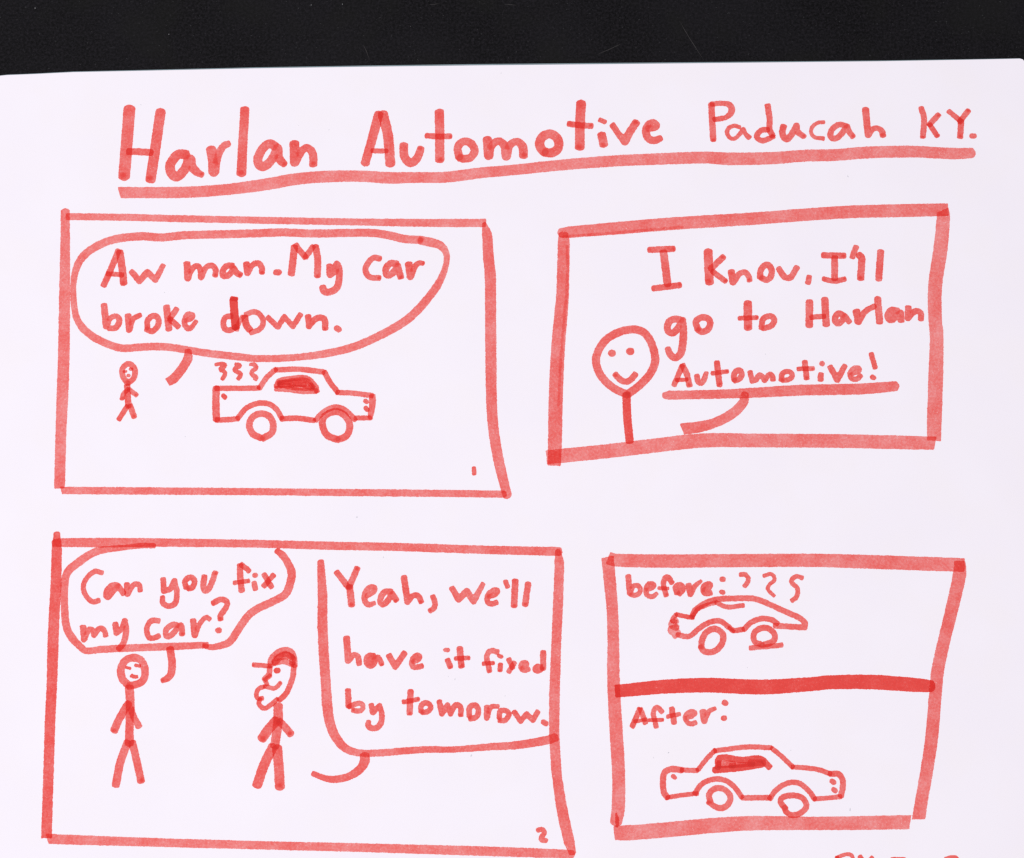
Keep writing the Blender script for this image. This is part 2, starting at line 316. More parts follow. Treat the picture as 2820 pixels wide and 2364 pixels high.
  ('body_outline',[(1.0,'',None,None,[(-80.47,11.11,1.98),(-80.49,6.9,1.97),(-80.22,2.65,1.97)]),(1.0,'e',None,None,[(-80.47,11.11,1.41),(-74.58,11.11,1.41),(-68.94,11.16,1.41)]),(1.0,'',None,None,[(-68.7,11.16,1.46),(-66.88,14.0,1.46),(-64.45,16.26,1.46)]),(1.0,'',None,None,[(-64.33,16.14,1.46),(-59.15,16.38,1.46),(-54.66,16.02,1.46),(-51.36,15.55,1.46)]),(1.0,'',None,None,[(-51.12,15.55,1.46),(-49.43,12.58,1.46),(-47.4,10.09,1.46)]),(1.0,'',None,None,[(-47.51,9.97,1.41),(-42.8,9.74,1.41),(-38.09,9.14,1.41)]),(1.0,'',None,None,[(-37.97,8.91,1.79),(-37.95,6.66,1.79),(-38.5,3.12,1.41)]),(1.0,'',None,None,[(-38.5,3.0,1.31),(-42.49,3.0,1.31)]),(1.0,'',None,None,[(-80.22,2.46,1.46),(-77.22,2.53,1.46),(-74.41,2.84,1.46)]),(1.0,'',None,None,[(-74.41,3.0,1.46),(-72.12,5.72,1.46),(-68.86,7.02,1.46),(-66.03,6.78,1.46),(-64.01,5.36,1.46),(-62.56,3.0,1.46)]),(1.0,'e',None,None,[(-62.55,2.77,1.46),(-58.45,2.93,1.46),(-53.74,2.37,1.46)]),(1.0,'',None,None,[(-53.27,2.46,1.46),(-50.96,4.77,1.46),(-47.93,6.0,1.46),(-45.33,5.13,1.46),(-42.6,2.53,1.46)])]),
  ('wheel',[(1.0,'e',None,None,[(-68.2,-2.41,1.78),(-70.33,-1.24,1.78),(-71.25,1.12,1.78),(-70.31,3.36,1.78),(-68.09,4.18,1.78),(-65.97,3.47,1.78),(-64.87,1.47,1.78),(-65.06,-0.88,1.78),(-67.49,-2.53,1.78)])]),
  ('wheel',[(1.0,'e',None,None,[(-47.57,-2.77,1.83),(-49.93,-1.83,1.83),(-51.3,0.53,1.83),(-51.17,3.12,1.83),(-48.61,4.65,1.83),(-46.26,4.3,1.83),(-44.35,2.18,1.83),(-44.04,0.06,1.83),(-45.0,-1.94,1.83),(-47.1,-2.88,1.83)])]),
  ('window',[(0.944,'',None,None,[(-64.12,11.63,1.46),(-63.28,13.17,1.46),(-60.04,13.77,1.46),(-56.04,13.88,1.46),(-53.66,11.87,1.46),(-53.04,10.33,1.46)]),(0.944,'',None,None,[(-64.11,11.04,1.55),(-60.46,10.8,1.55),(-56.93,10.33,1.55),(-53.4,10.4,1.55)]),(0.944,'',None,None,[(-63.07,12.11,1.88),(-58.14,12.58,1.88),(-54.83,11.63,1.88)]),(0.822,'e',None,None,[(-63.55,12.58,1.41),(-56.27,13.29,1.41),(-54.12,11.39,1.41)]),(0.755,'',None,None,[(-63.31,12.11,1.41),(-58.59,11.28,1.41),(-54.35,11.16,1.41)]),(0.683,'',None,None,[(-60.48,11.87,1.18),(-56.25,12.11,1.18)])]),
  ('headlight',[(1.3,'',None,None,[(-78.49,9.07,1.27),(-78.06,8.65,1.27)])]),
  ('tail_light',[(1.0,'',None,None,[(-39.91,7.61,1.18),(-39.48,7.37,1.18)])]),
  ('tail_light',[(1.0,'',None,None,[(-39.7,5.72,1.22),(-39.34,5.24,1.22)])]),
]),
('panel_number','',[
  ('',[(1.0,'',None,None,[(-10.32,-10.56,1.18),(-10.18,-12.13,1.18)])]),
]),
('panel_border','',[
  ('',[(0.835,'',None,0.0,[(13.72,54.26,2.72),(15.58,54.44,3.14),(29.88,55.63,3.49),(44.2,56.83,3.49),(67.11,58.29,3.43),(81.45,59.4,3.44),(92.92,60.13,3.49),(110.11,60.57,3.61),(120.37,60.78,3.49)]),(0.282,'',None,None,[(13.86,53.13,0.69),(29.87,54.44,0.69),(47.05,55.9,0.69)]),(0.885,'',None,0.0,[(14.2,53.42,2.74),(14.25,51.82,3.2),(14.08,44.27,3.31),(13.79,35.59,3.41),(13.46,32.14,3.58),(12.46,20.66,3.68),(11.84,6.42,3.78),(11.61,-4.88,3.71),(11.42,-9.89,3.48)]),(0.282,'',None,None,[(15.14,50.65,0.69),(15.25,44.27,0.68),(14.79,35.59,0.68),(14.19,29.26,0.68),(13.21,17.8,0.68),(12.69,6.42,0.68)]),(0.769,'',0.0,-0.2,[(9.41,-7.7,3.76),(13.48,-7.27,3.76),(26.55,-5.95,3.76),(37.8,-4.6,3.77),(51.88,-3.13,3.82),(65.93,-3.13,3.66),(88.43,-3.27,3.66),(102.47,-3.58,3.65),(114.61,-3.87,3.54)]),(0.789,'',0.3,0.0,[(118.85,60.57,3.44),(118.99,58.82,3.61),(117.95,50.07,3.83),(116.15,39.92,3.76),(115.77,32.71,3.69),(115.92,26.96,3.57),(116.01,27.82,3.63),(115.95,23.52,3.68),(115.46,14.95,3.96),(114.72,3.59,3.94),(114.35,-3.13,3.77)])]),
]),
('speech_word','',[
  ('letter',[(1.0,'e',None,None,[(37.88,49.49,1.71),(44.39,49.75,1.71)]),(1.0,'',None,None,[(41.67,48.76,2.11),(42.7,39.92,2.11)]),(1.0,'e',None,None,[(38.85,38.71,1.65),(46.03,39.63,1.65)])]),
]),
('speech_word','',[
  ('letter',[(1.0,'e',None,None,[(53.95,48.91,2.4),(54.16,40.5,2.39)]),(1.0,'s',None,None,[(58.06,47.46,1.71),(54.58,44.12,1.71)]),(1.0,'e',None,None,[(55.14,43.4,1.54),(58.52,40.73,1.54)])]),
  ('letter',[(1.0,'e',None,None,[(60.27,43.34,1.88),(60.65,40.44,1.88,1),(62.4,42.67,1.6),(63.97,43.19,1.6),(64.95,42.09,1.6),(65.22,41.02,1.59)])]),
  ('letter',[(1.0,'e',None,None,[(68.08,41.8,1.71),(68.4,43.83,1.71),(70.0,45.34,1.71),(71.26,44.12,1.71),(71.08,42.09,1.71),(69.92,41.14,1.71),(68.5,41.66,1.71)])]),
  ('letter',[(1.0,'',None,None,[(73.34,44.21,1.65),(74.28,42.59,1.65),(75.11,41.75,1.65),(76.42,41.72,1.65),(77.36,42.96,1.65),(78.25,44.56,1.6)])]),
  ('comma',[(1.0,'',None,None,[(81.61,41.95,1.48),(81.23,40.27,1.48)])]),
]),
('speech_word','',[
  ('letter',[(1.0,'e',None,None,[(85.63,47.95,1.71),(91.31,47.83,1.71)]),(1.0,'',None,None,[(88.73,47.31,1.83),(88.58,41.51,1.82)]),(1.0,'e',None,None,[(85.59,41.37,1.42),(88.42,40.73,1.42),(91.28,41.31,1.42)])]),
  ('apostrophe',[(1.0,'',None,None,[(94.71,50.3,1.54),(93.58,47.46,1.54)])]),
  ('letter',[(1.0,'e',None,None,[(95.45,48.04,1.94),(96.14,47.17,1.94),(95.7,41.51,1.94)])]),
  ('letter',[(1.0,'',None,None,[(101.41,48.91,1.88),(100.68,41.37,1.88)])]),
]),
('speech_word','',[
  ('letter',[(1.0,'',None,None,[(46.41,29.83,1.87),(44.71,30.21,1.87),(42.94,29.4,1.87),(42.58,27.11,1.87),(43.96,26.33,1.87),(45.54,27.97,1.87),(46.7,29.83,1.87,1),(46.87,26.1,2.04),(46.45,22.38,2.1),(45.86,20.38,1.93),(44.43,19.52,1.87),(43.03,20.66,1.87),(42.57,21.95,1.64)])]),
  ('letter',[(1.0,'e',None,None,[(50.78,27.39,1.76),(50.38,29.55,1.76),(52.39,30.7,1.76),(54.02,29.83,1.76),(53.82,27.68,1.76),(52.04,26.62,1.76),(50.86,27.25,1.76)])]),
]),
('speech_word','',[
  ('letter',[(1.0,'e',None,None,[(64.61,34.5,2.27),(64.54,27.88,2.27)]),(1.0,'e',None,None,[(62.26,30.41,1.28),(67.01,30.61,1.28)])]),
  ('letter',[(1.0,'',None,None,[(68.28,27.68,1.59),(68.7,30.12,1.59),(70.57,31.04,1.59),(71.76,29.98,1.59),(70.79,28.25,1.59),(68.65,27.68,1.59)])]),
]),
('speech_word','',[
  ('letter',[(1.0,'',None,None,[(81.5,34.87,2.05),(81.3,28.46,2.04)]),(1.0,'',None,None,[(85.73,35.59,1.99),(85.93,28.74,1.99)]),(1.0,'',None,None,[(81.92,30.7,1.42),(85.47,30.98,1.42)])]),
  ('letter',[(1.0,'',None,None,[(90.73,31.27,1.7),(89.32,31.7,1.7),(88.38,30.27,1.7),(88.97,29.03,1.7),(90.41,29.83,1.7),(91.07,30.98,1.7,1),(92.25,29.46,1.59)])]),
  ('letter',[(1.0,'',None,None,[(94.31,32.28,1.99),(94.72,29.55,1.99,1),(96.73,32.28,1.59),(99.27,33.78,1.48)])]),
  ('letter',[(1.0,'',None,None,[(100.18,35.79,1.93),(100.56,29.4,1.93)])]),
  ('letter',[(1.0,'',None,None,[(105.54,32.42,1.87),(103.84,32.57,1.88),(102.88,30.84,1.87),(103.76,29.98,1.87),(105.36,31.27,1.87,1),(106.37,31.85,1.87,1),(106.45,29.83,1.87)])]),
  ('letter',[(1.0,'',None,None,[(108.55,33.34,1.82),(108.37,30.55,1.82,1),(110.36,32.37,1.59),(111.77,31.99,1.59),(111.91,30.18,1.59)])]),
]),
('speech_word','',[
  ('letter',[(1.0,'',None,None,[(46.39,17.23,1.47),(44.14,12.05,1.47)]),(1.0,'e',None,None,[(46.53,17.38,1.64),(47.63,14.95,1.64),(48.29,11.96,1.64)]),(1.0,'',None,None,[(44.78,13.39,1.07),(47.61,13.53,1.07)])]),
  ('letter',[(1.0,'',None,None,[(50.36,14.53,1.53),(50.62,13.1,1.53),(51.41,12.53,1.53),(52.27,13.53,1.53),(52.92,15.29,1.3)])]),
  ('letter',[(1.0,'e',None,None,[(55.88,18.15,1.64),(56.48,12.05,1.64)]),(1.0,'e',None,None,[(54.56,15.24,1.19),(58.66,15.75,1.19)])]),
  ('letter',[(1.0,'e',None,None,[(60.46,13.39,1.53),(60.63,15.24,1.53),(61.92,16.09,1.53),(62.61,14.95,1.53),(61.88,13.67,1.53),(60.6,13.24,1.53)])]),
  ('letter',[(1.0,'',None,None,[(64.88,15.52,1.47),(65.4,13.1,1.47,1),(66.54,13.53,1.47,1),(67.41,14.72,1.47),(68.25,14.24,1.47),(68.74,13.3,1.47,1),(70.24,14.95,1.47),(70.93,14.38,1.47),(71.06,13.47,1.47)])]),
  ('letter',[(1.0,'e',None,None,[(73.31,13.39,1.41),(73.69,15.18,1.41),(75.34,15.72,1.41),(76.31,14.9,1.41),(75.72,13.67,1.41),(73.65,13.3,1.41)])]),
  ('letter',[(1.0,'e',None,None,[(79.87,18.32,1.58),(80.25,13.87,1.58)]),(1.0,'e',None,None,[(78.02,16.44,1.27),(82.09,16.52,1.27)])]),
  ('letter',[(1.0,'',None,None,[(84.15,14.95,1.58),(84.0,13.47,1.58)]),(1.0,'',None,None,[(84.47,17.89,1.41),(84.61,17.89,1.41)])]),
  ('letter',[(1.0,'',None,None,[(86.74,16.95,1.58),(88.57,13.47,1.75,1),(90.71,17.23,1.47)])]),
  ('letter',[(1.0,'',None,None,[(92.43,14.95,1.41),(94.58,16.09,1.41),(94.45,16.66,1.41),(93.03,16.44,1.41),(92.06,14.95,1.41),(92.59,13.81,1.41),(93.95,13.67,1.41),(94.96,14.58,1.41)])]),
  ('exclamation_mark',[(1.0,'',None,None,[(98.04,20.52,1.42),(98.98,16.81,1.41)]),(1.0,'',None,None,[(98.2,14.15,1.41),(98.48,14.04,1.41)])]),
]),
('text_underline','',[
  ('',[(0.914,'',None,None,[(41.48,9.12,1.69),(42.75,9.21,2.37),(54.89,9.46,2.37),(66.19,9.92,2.71),(77.49,10.54,2.88),(85.96,10.74,2.94),(94.44,10.94,2.94),(100.09,11.31,2.88),(104.2,11.71,2.71)])]),
]),
('bubble_tail','',[
  ('',[(0.914,'',None,0.25,[(63.35,9.4,2.03),(62.89,7.28,2.48),(59.59,4.02,2.7),(54.76,1.61,2.59),(50.24,0.48,2.93),(46.15,-0.03,3.15)])]),
]),
('drawn_person','',[
  ('head',[(1.0,'e',None,None,[(31.32,9.4,2.14),(28.09,10.91,2.15),(25.0,13.53,2.15),(23.27,16.66,2.15),(23.01,19.8,2.15),(25.08,23.81,2.15),(28.21,26.1,2.16),(31.91,27.25,2.16),(35.31,26.91,2.16),(37.42,24.81,2.15),(38.79,21.23,2.15),(38.98,18.09,2.15),(37.31,14.67,2.15),(34.59,11.82,2.15),(31.61,9.55,2.14)])]),
  ('eye',[(1.0,'',None,None,[(27.18,20.75,1.93),(27.35,20.75,1.93)])]),
  ('eye',[(1.0,'',None,None,[(32.17,21.26,2.04),(32.34,21.26,2.04)])]),
  ('mouth',[(1.0,'s',None,None,[(28.18,14.87,1.7),(29.38,13.59,1.7),(30.88,12.9,1.69),(32.35,13.53,1.7),(33.55,14.95,1.7)])]),
  ('torso',[(1.5,'',None,None,[(31.13,9.26,2.2),(31.27,3.59,2.2),(31.86,-3.19,2.19)])]),
]),
('panel_border','',[
  ('',[(1.15,'',None,0.0,[(-122.42,-28.33,1.67),(-122.33,-32.27,2.68),(-122.21,-41.94,2.84),(-122.38,-50.19,2.83),(-122.42,-58.4,2.88),(-122.35,-68.61,2.7),(-122.47,-78.09,2.73),(-122.42,-85.31,2.7),(-122.38,-98.72,2.69),(-122.32,-107.85,2.77)]),(0.885,'',None,None,[(-123.0,-30.77,1.95),(-121.19,-30.66,2.34),(-108.36,-30.66,2.51),(-94.42,-30.66,2.18),(-69.31,-30.96,2.01),(-51.17,-31.44,2.12),(-30.25,-31.85,2.12),(-7.94,-32.57,2.17),(12.54,-33.04,2.34)]),(0.885,'',None,None,[(12.32,-32.96,1.39),(12.67,-35.87,2.51),(12.57,-40.56,2.5),(12.36,-46.07,2.61),(11.88,-55.67,2.55),(11.36,-68.61,2.68),(11.3,-70.64,2.78),(11.2,-80.37,2.64),(11.69,-90.04,2.63),(11.99,-92.72,2.52),(13.2,-100.73,2.84),(14.99,-108.69,2.83),(15.82,-111.47,1.91)]),(0.809,'',0.4,None,[(-122.04,-108.11,2.51),(-120.62,-108.16,2.51),(-97.7,-108.88,2.18),(-67.71,-109.7,2.07),(-39.09,-110.35,2.15),(-10.49,-111.14,2.38),(8.58,-111.74,2.29),(15.63,-112.02,2.1)])]),
]),
('speech_bubble','',[
  ('',[(0.885,'',None,None,[(-96.2,-31.49,1.39),(-99.97,-31.49,1.39),(-104.14,-31.99,1.39),(-108.31,-32.41,1.73),(-112.18,-33.24,2.06),(-116.0,-35.65,2.17),(-119.24,-38.63,2.11),(-119.88,-42.49,1.95),(-119.71,-47.45,1.94),(-119.01,-52.93,2.0),(-117.39,-55.94,2.05),(-114.95,-58.4,1.77),(-113.53,-59.36,1.66),(-109.67,-59.0,1.83),(-101.94,-58.62,1.88),(-92.27,-58.27,1.94),(-81.49,-57.86,1.66)]),(0.914,'e',None,None,[(-63.08,-32.88,1.56),(-61.72,-33.93,1.95),(-60.15,-36.14,1.95),(-59.13,-38.63,2.17),(-59.5,-41.67,2.17),(-60.7,-44.42,2.06),(-64.0,-46.35,2.05),(-68.12,-48.27,2.05),(-70.58,-50.19,2.05),(-72.2,-52.39,2.05),(-73.27,-54.03,2.05),(-75.42,-57.04,1.99),(-78.44,-58.18,1.72),(-80.37,-58.4,1.44),(-82.18,-57.99,1.22)])]),
  ('bubble_tail',[(1.0,'e',None,None,[(-91.14,-58.95,1.99),(-90.55,-62.49,1.99),(-90.7,-65.21,1.99),(-91.49,-66.44,1.82),(-92.91,-67.12,1.38)])]),
]),
('speech_word','',[
  ('letter',[(1.0,'',None,None,[(-110.0,-38.71,1.34),(-112.01,-38.36,1.34),(-114.12,-40.29,1.34),(-114.88,-42.49,1.33),(-114.02,-44.83,1.33),(-112.16,-46.43,1.33),(-110.65,-46.07,1.39)])]),
  ('letter',[(1.0,'',None,None,[(-105.49,-42.22,1.56),(-106.89,-42.0,1.56),(-108.45,-43.46,1.56),(-108.32,-45.11,1.56),(-106.97,-43.73,1.56),(-105.49,-42.22,1.56,1),(-104.04,-44.15,1.56)])]),
  ('letter',[(1.0,'',None,None,[(-103.23,-41.81,1.56),(-102.98,-44.37,1.56,1),(-101.33,-41.89,1.39),(-99.94,-41.94,1.39),(-99.62,-43.38,1.39)])]),
]),
('speech_word','',[
  ('letter',[(1.0,'',None,None,[(-93.53,-40.43,1.5),(-93.22,-43.6,1.5,1),(-91.57,-43.05,1.5,1),(-90.52,-40.84,1.5,1),(-89.74,-44.15,1.5),(-90.22,-46.9,1.5),(-91.87,-47.58,1.5),(-93.36,-46.76,1.5),(-93.54,-45.19,1.28)])]),
  ('letter',[(1.0,'e',None,None,[(-87.27,-42.63,1.5),(-87.65,-40.98,1.5),(-86.23,-39.93,1.5),(-85.1,-40.84,1.5),(-85.53,-42.49,1.5),(-86.71,-42.91,1.5)])]),
  ('letter',[(1.0,'e',None,None,[(-82.48,-39.74,1.56),(-82.7,-41.94,1.56),(-82.34,-43.38,1.56),(-81.42,-43.18,1.56),(-80.49,-41.39,1.56),(-79.58,-38.71,1.56)])]),
]),
('speech_word','',[
  ('letter',[(1.0,'',None,None,[(-72.95,-36.75,1.67),(-72.88,-39.74,1.67),(-72.39,-43.46,1.67)]),(1.0,'',None,None,[(-72.67,-36.5,1.39),(-70.55,-38.22,1.39)]),(1.0,'e',None,None,[(-74.38,-41.39,1.17),(-70.63,-40.9,1.17)])]),
  ('letter',[(1.0,'',None,None,[(-69.09,-41.39,1.45),(-68.73,-42.99,1.45)]),(1.0,'',None,None,[(-69.0,-39.38,1.34),(-68.8,-39.38,1.34)])]),
  ('letter',[(1.0,'',None,None,[(-66.44,-39.24,1.5),(-64.49,-42.44,1.5)]),(1.0,'',None,None,[(-63.99,-39.38,1.45),(-66.44,-42.22,1.45)])]),
]),
('speech_word','',[
  ('letter',[(1.0,'',None,None,[(-114.58,-53.07,1.61),(-114.19,-56.35,1.61,1),(-112.89,-53.76,1.44),(-111.91,-54.08,1.44),(-111.59,-55.26,1.44,1),(-110.13,-53.48,1.44),(-108.87,-54.03,1.44),(-108.47,-55.26,1.44)])]),
  ('letter',[(0.944,'',None,None,[(-105.95,-52.33,1.61),(-105.61,-54.58,1.61,1),(-104.03,-53.48,1.61,1),(-103.46,-51.51,1.61,1),(-103.04,-54.3,1.61),(-103.64,-57.31,1.61),(-104.84,-58.81,1.6)])]),
]),
('speech_word','',[
  ('letter',[(1.0,'',None,None,[(-94.45,-51.48,1.44),(-96.34,-51.43,1.44),(-97.52,-53.48,1.44),(-96.9,-55.81,1.44),(-95.65,-56.0,1.44),(-94.28,-55.45,1.44)])]),
  ('letter',[(1.0,'e',None,None,[(-89.23,-52.71,1.55),(-90.76,-52.52,1.55),(-92.38,-54.03,1.55),(-92.01,-55.53,1.55),(-90.7,-54.99,1.55),(-89.08,-53.07,1.55,1),(-88.4,-52.66,1.55),(-88.06,-54.99,1.55)])]),
  ('letter',[(1.0,'',None,None,[(-85.19,-51.43,1.66),(-84.68,-55.21,1.66,1),(-83.42,-52.25,1.33),(-81.8,-50.52,1.22),(-80.77,-51.02,1.22)])]),
  ('question_mark',[(1.0,'e',None,None,[(-79.95,-46.76,1.5),(-77.89,-45.8,1.5),(-76.2,-46.68,1.5),(-77.12,-48.96,1.5),(-77.93,-50.06,1.5),(-77.91,-51.02,1.5)]),(1.0,'',None,None,[(-78.48,-53.95,1.5),(-78.2,-53.95,1.5)])]),
]),
('drawn_person','',[
  ('head',[(1.0,'',None,None,[(-102.17,-68.21,1.97),(-103.7,-66.58,1.98),(-104.1,-64.15,1.98),(-102.98,-61.95,1.98),(-100.9,-61.15,1.98),(-98.77,-61.95,1.98),(-97.65,-64.76,1.98),(-98.13,-67.07,1.98),(-99.83,-68.16,1.97),(-101.79,-68.52,1.97)])]),
  ('eye',[(1.2,'',None,None,[(-102.72,-63.73,0.74),(-101.63,-63.98,0.74)])]),
  ('eye',[(1.3,'',None,None,[(-100.27,-63.15,0.84),(-99.08,-63.29,0.84)])]),
  ('mouth',[(1.1,'',None,None,[(-101.23,-65.87,0.94),(-100.62,-66.17,0.94),(-99.76,-66.17,0.94)])]),
  ('torso',[(1.0,'',None,None,[(-101.7,-69.13,2.37),(-101.35,-73.25,2.27),(-101.38,-78.09,2.07),(-101.29,-83.39,2.36)])]),
  ('arm',[(1.0,'e',None,None,[(-101.89,-73.25,2.07),(-104.0,-76.88,2.07),(-105.37,-80.14,2.07)])]),
  ('arm',[(1.0,'',None,None,[(-101.11,-74.7,1.72),(-100.05,-77.12,1.72),(-98.89,-79.05,1.72)])]),
  ('leg',[(1.0,'',None,None,[(-101.83,-83.39,2.11),(-103.63,-88.91,2.11),(-104.49,-94.18,2.11)])]),
  ('leg',[(1.0,'e',None,None,[(-100.48,-83.39,1.97),(-98.97,-88.91,1.96),(-97.91,-93.23,1.96)])]),
]),
('drawn_person','',[
  ('head',[(1.0,'',None,None,[(-64.5,-63.78,1.38),(-64.55,-65.49,1.43,1),(-65.93,-66.7,1.19,1),(-65.16,-68.16,1.18)]),(0.944,'',None,None,[(-64.34,-65.85,1.14),(-65.68,-66.94,1.14)]),(1.0,'',None,None,[(-66.01,-68.77,1.18),(-67.36,-69.37,1.18),(-67.9,-70.59,1.18),(-67.56,-71.8,1.18),(-66.32,-71.8,1.18)]),(1.0,'',None,None,[(-66.94,-72.04,1.23),(-67.16,-73.25,1.23),(-65.9,-74.41,1.23),(-64.68,-73.98,1.23),(-62.37,-72.04,1.23)]),(1.0,'',None,None,[(-58.09,-63.29,1.48),(-58.29,-65.97,1.48),(-58.87,-67.92,1.48),(-60.06,-70.59,1.48),(-61.75,-72.23,1.48)])]),
  ('mouth',[(1.0,'e',None,None,[(-65.77,-68.64,1.14),(-64.78,-68.89,1.14),(-63.04,-69.18,1.13),(-61.59,-67.79,1.14)])]),
  ('eye',[(1.3,'',None,None,[(-62.69,-64.56,1.48),(-62.39,-64.51,1.48)])]),
  ('cap',[(0.885,'',None,None,[(-64.39,-63.29,1.48),(-64.06,-61.35,1.48),(-61.74,-59.39,1.48),(-59.27,-59.34,1.48),(-58.13,-60.86,1.48),(-57.84,-63.29,1.48)]),(0.885,'',None,None,[(-63.3,-62.32,1.78),(-60.98,-60.74,1.78),(-58.74,-61.1,1.78),(-58.47,-62.56,1.78)]),(0.885,'',None,None,[(-63.41,-62.61,1.48),(-60.95,-62.08,1.48),(-58.46,-62.93,1.48)]),(0.683,'',None,None,[(-62.94,-61.47,1.48),(-60.49,-60.13,1.48),(-58.49,-61.22,1.48)])]),
  ('cap_brim',[(1.0,'s',None,None,[(-68.84,-63.05,1.24),(-64.39,-63.34,1.24)])]),
  ('torso',[(1.0,'',None,None,[(-62.09,-73.86,2.41),(-62.03,-77.6,2.41),(-62.77,-84.11,2.41)])]),
  ('arm',[(1.0,'e',None,None,[(-62.64,-77.72,2.56),(-64.8,-80.26,2.56),(-66.12,-82.18,2.56)])]),
  ('arm',[(1.0,'e',None,None,[(-61.65,-77.84,1.92),(-60.15,-79.29,1.92),(-58.64,-81.03,1.92)])]),
  ('leg',[(1.0,'',None,None,[(-63.37,-84.59,2.55),(-65.61,-89.39,2.55),(-67.18,-94.18,2.55)])]),
  ('leg',[(1.0,'e',None,None,[(-62.14,-84.83,2.55),(-61.64,-89.39,2.55),(-61.22,-94.66,2.55)])]),
]),
('speech_bubble','',[
  ('',[(0.932,'',None,None,[(-51.38,-35.81,1.73),(-51.21,-37.8,2.0),(-50.75,-44.7,2.5),(-50.65,-51.56,2.61),(-50.19,-59.77,2.65),(-49.45,-68.61,2.54),(-49.02,-73.89,2.71),(-48.1,-78.75,2.51),(-46.4,-82.31,2.37),(-43.89,-84.89,2.04),(-40.25,-86.02,1.78),(-34.99,-85.99,1.78),(-28.4,-85.47,1.78),(-21.82,-85.09,1.65),(-15.23,-85.09,1.58),(-5.35,-84.38,1.78),(1.23,-83.99,2.04),(9.81,-82.57,2.24),(11.46,-81.99,2.18)])]),
  ('bubble_tail',[(1.0,'',None,None,[(-38.91,-86.87,2.55),(-38.94,-88.19,2.5),(-40.09,-90.11,2.26),(-42.77,-91.91,1.91),(-46.43,-92.82,1.86),(-49.62,-92.46,1.57),(-52.46,-91.36,1.37)])]),
]),
('speech_word','',[
  ('letter',[(1.0,'',None,None,[(-46.97,-38.58,1.61),(-43.92,-42.49,1.61)]),(1.0,'s',None,None,[(-41.56,-37.58,1.67),(-43.64,-42.49,1.67)]),(1.0,'e',None,None,[(-43.5,-42.49,1.83),(-42.88,-47.17,1.83)])]),
  ('letter',[(1.0,'',None,None,[(-38.97,-44.83,1.44),(-37.09,-43.73,1.44),(-36.83,-42.77,1.45),(-38.08,-42.55,1.45),(-39.31,-44.01,1.44),(-39.51,-45.8,1.44),(-38.44,-47.17,1.44),(-36.84,-46.76,1.17)])]),
  ('letter',[(1.0,'e',None,None,[(-32.37,-43.73,1.61),(-34.04,-43.82,1.61),(-35.19,-45.52,1.61),(-34.78,-47.03,1.61),(-33.46,-46.35,1.61),(-32.09,-44.28,1.61,1),(-30.96,-45.94,1.61)])]),
  ('letter',[(1.0,'e',None,None,[(-28.93,-39.96,1.72),(-27.96,-46.35,1.72,1),(-26.53,-44.83,1.5),(-25.14,-44.83,1.5),(-24.29,-46.4,1.5)])]),
  ('comma',[(1.0,'e',None,None,[(-21.19,-45.03,1.44),(-20.63,-46.62,1.44),(-20.81,-48.0,1.44),(-21.92,-48.77,1.44)])]),
]),
('speech_word','',[
  ('letter',[(1.0,'',None,None,[(-16.06,-42.82,1.5),(-14.3,-45.74,1.78,1),(-12.09,-43.65,1.78,1),(-10.27,-46.21,1.78,1),(-7.78,-41.72,1.28)])]),
  ('letter',[(1.0,'',None,None,[(-6.25,-45.03,1.39),(-4.44,-44.42,1.39),(-3.97,-43.38,1.39),(-5.42,-43.6,1.39),(-6.58,-44.97,1.39),(-6.39,-46.62,1.39),(-5.27,-46.95,1.39),(-4.16,-46.57,1.39)])]),
  ('apostrophe',[(1.0,'',None,None,[(-1.75,-41.03,1.33),(-1.17,-42.41,1.33)])]),
  ('letter',[(1.0,'e',None,None,[(0.86,-40.9,1.72),(0.56,-47.45,1.72)])]),
  ('letter',[(1.0,'e',None,None,[(4.31,-41.67,1.67),(3.53,-47.12,1.67)])]),
]),
('speech_word','',[
  ('letter',[(1.0,'',None,None,[(-44.16,-56.0,1.77),(-43.61,-61.89,1.77,1),(-42.16,-60.45,1.49),(-41.05,-60.99,1.49),(-40.7,-62.76,1.49)])]),
  ('letter',[(1.0,'e',None,None,[(-36.91,-60.86,1.88),(-38.29,-60.99,1.88),(-38.46,-62.49,1.88),(-37.43,-63.09,1.88),(-36.48,-61.68,1.88,1),(-35.66,-61.13,1.38),(-34.67,-62.9,1.27)])]),
  ('letter',[(1.0,'',None,None,[(-32.76,-60.64,1.6),(-31.08,-63.53,1.6,1),(-28.68,-59.96,1.6)])]),
  ('letter',[(1.0,'',None,None,[(-26.39,-62.22,1.44),(-24.88,-61.54,1.44),(-24.74,-60.72,1.44),(-25.85,-60.8,1.44),(-26.67,-62.22,1.44),(-26.38,-63.45,1.44),(-25.27,-63.66,1.44),(-24.03,-63.36,1.44)])]),
]),
('speech_word','',[
  ('letter',[(1.0,'e',None,None,[(-17.14,-61.81,1.49),(-16.44,-63.58,1.49)]),(1.0,'',None,None,[(-17.76,-59.08,1.11),(-17.07,-59.19,1.11)])]),
  ('letter',[(1.0,'e',None,None,[(-13.91,-58.73,1.72),(-13.48,-63.36,1.71)]),(1.0,'e',None,None,[(-15.06,-61.4,1.16),(-11.53,-61.21,1.16)])]),
]),
('speech_word','',[
  ('letter',[(1.0,'e',None,None,[(-3.87,-59.69,1.44),(-5.67,-59.36,1.44),(-6.69,-60.72,1.44),(-6.49,-62.49,1.44),(-5.99,-64.67,1.44)]),(1.0,'e',None,None,[(-7.65,-62.76,1.05),(-4.97,-62.55,1.05)])]),
  ('letter',[(1.0,'e',None,None,[(-3.09,-62.98,1.33),(-3.18,-64.45,1.33)]),(1.0,'',None,None,[(-3.46,-60.64,1.11),(-2.9,-60.91,1.11)])]),
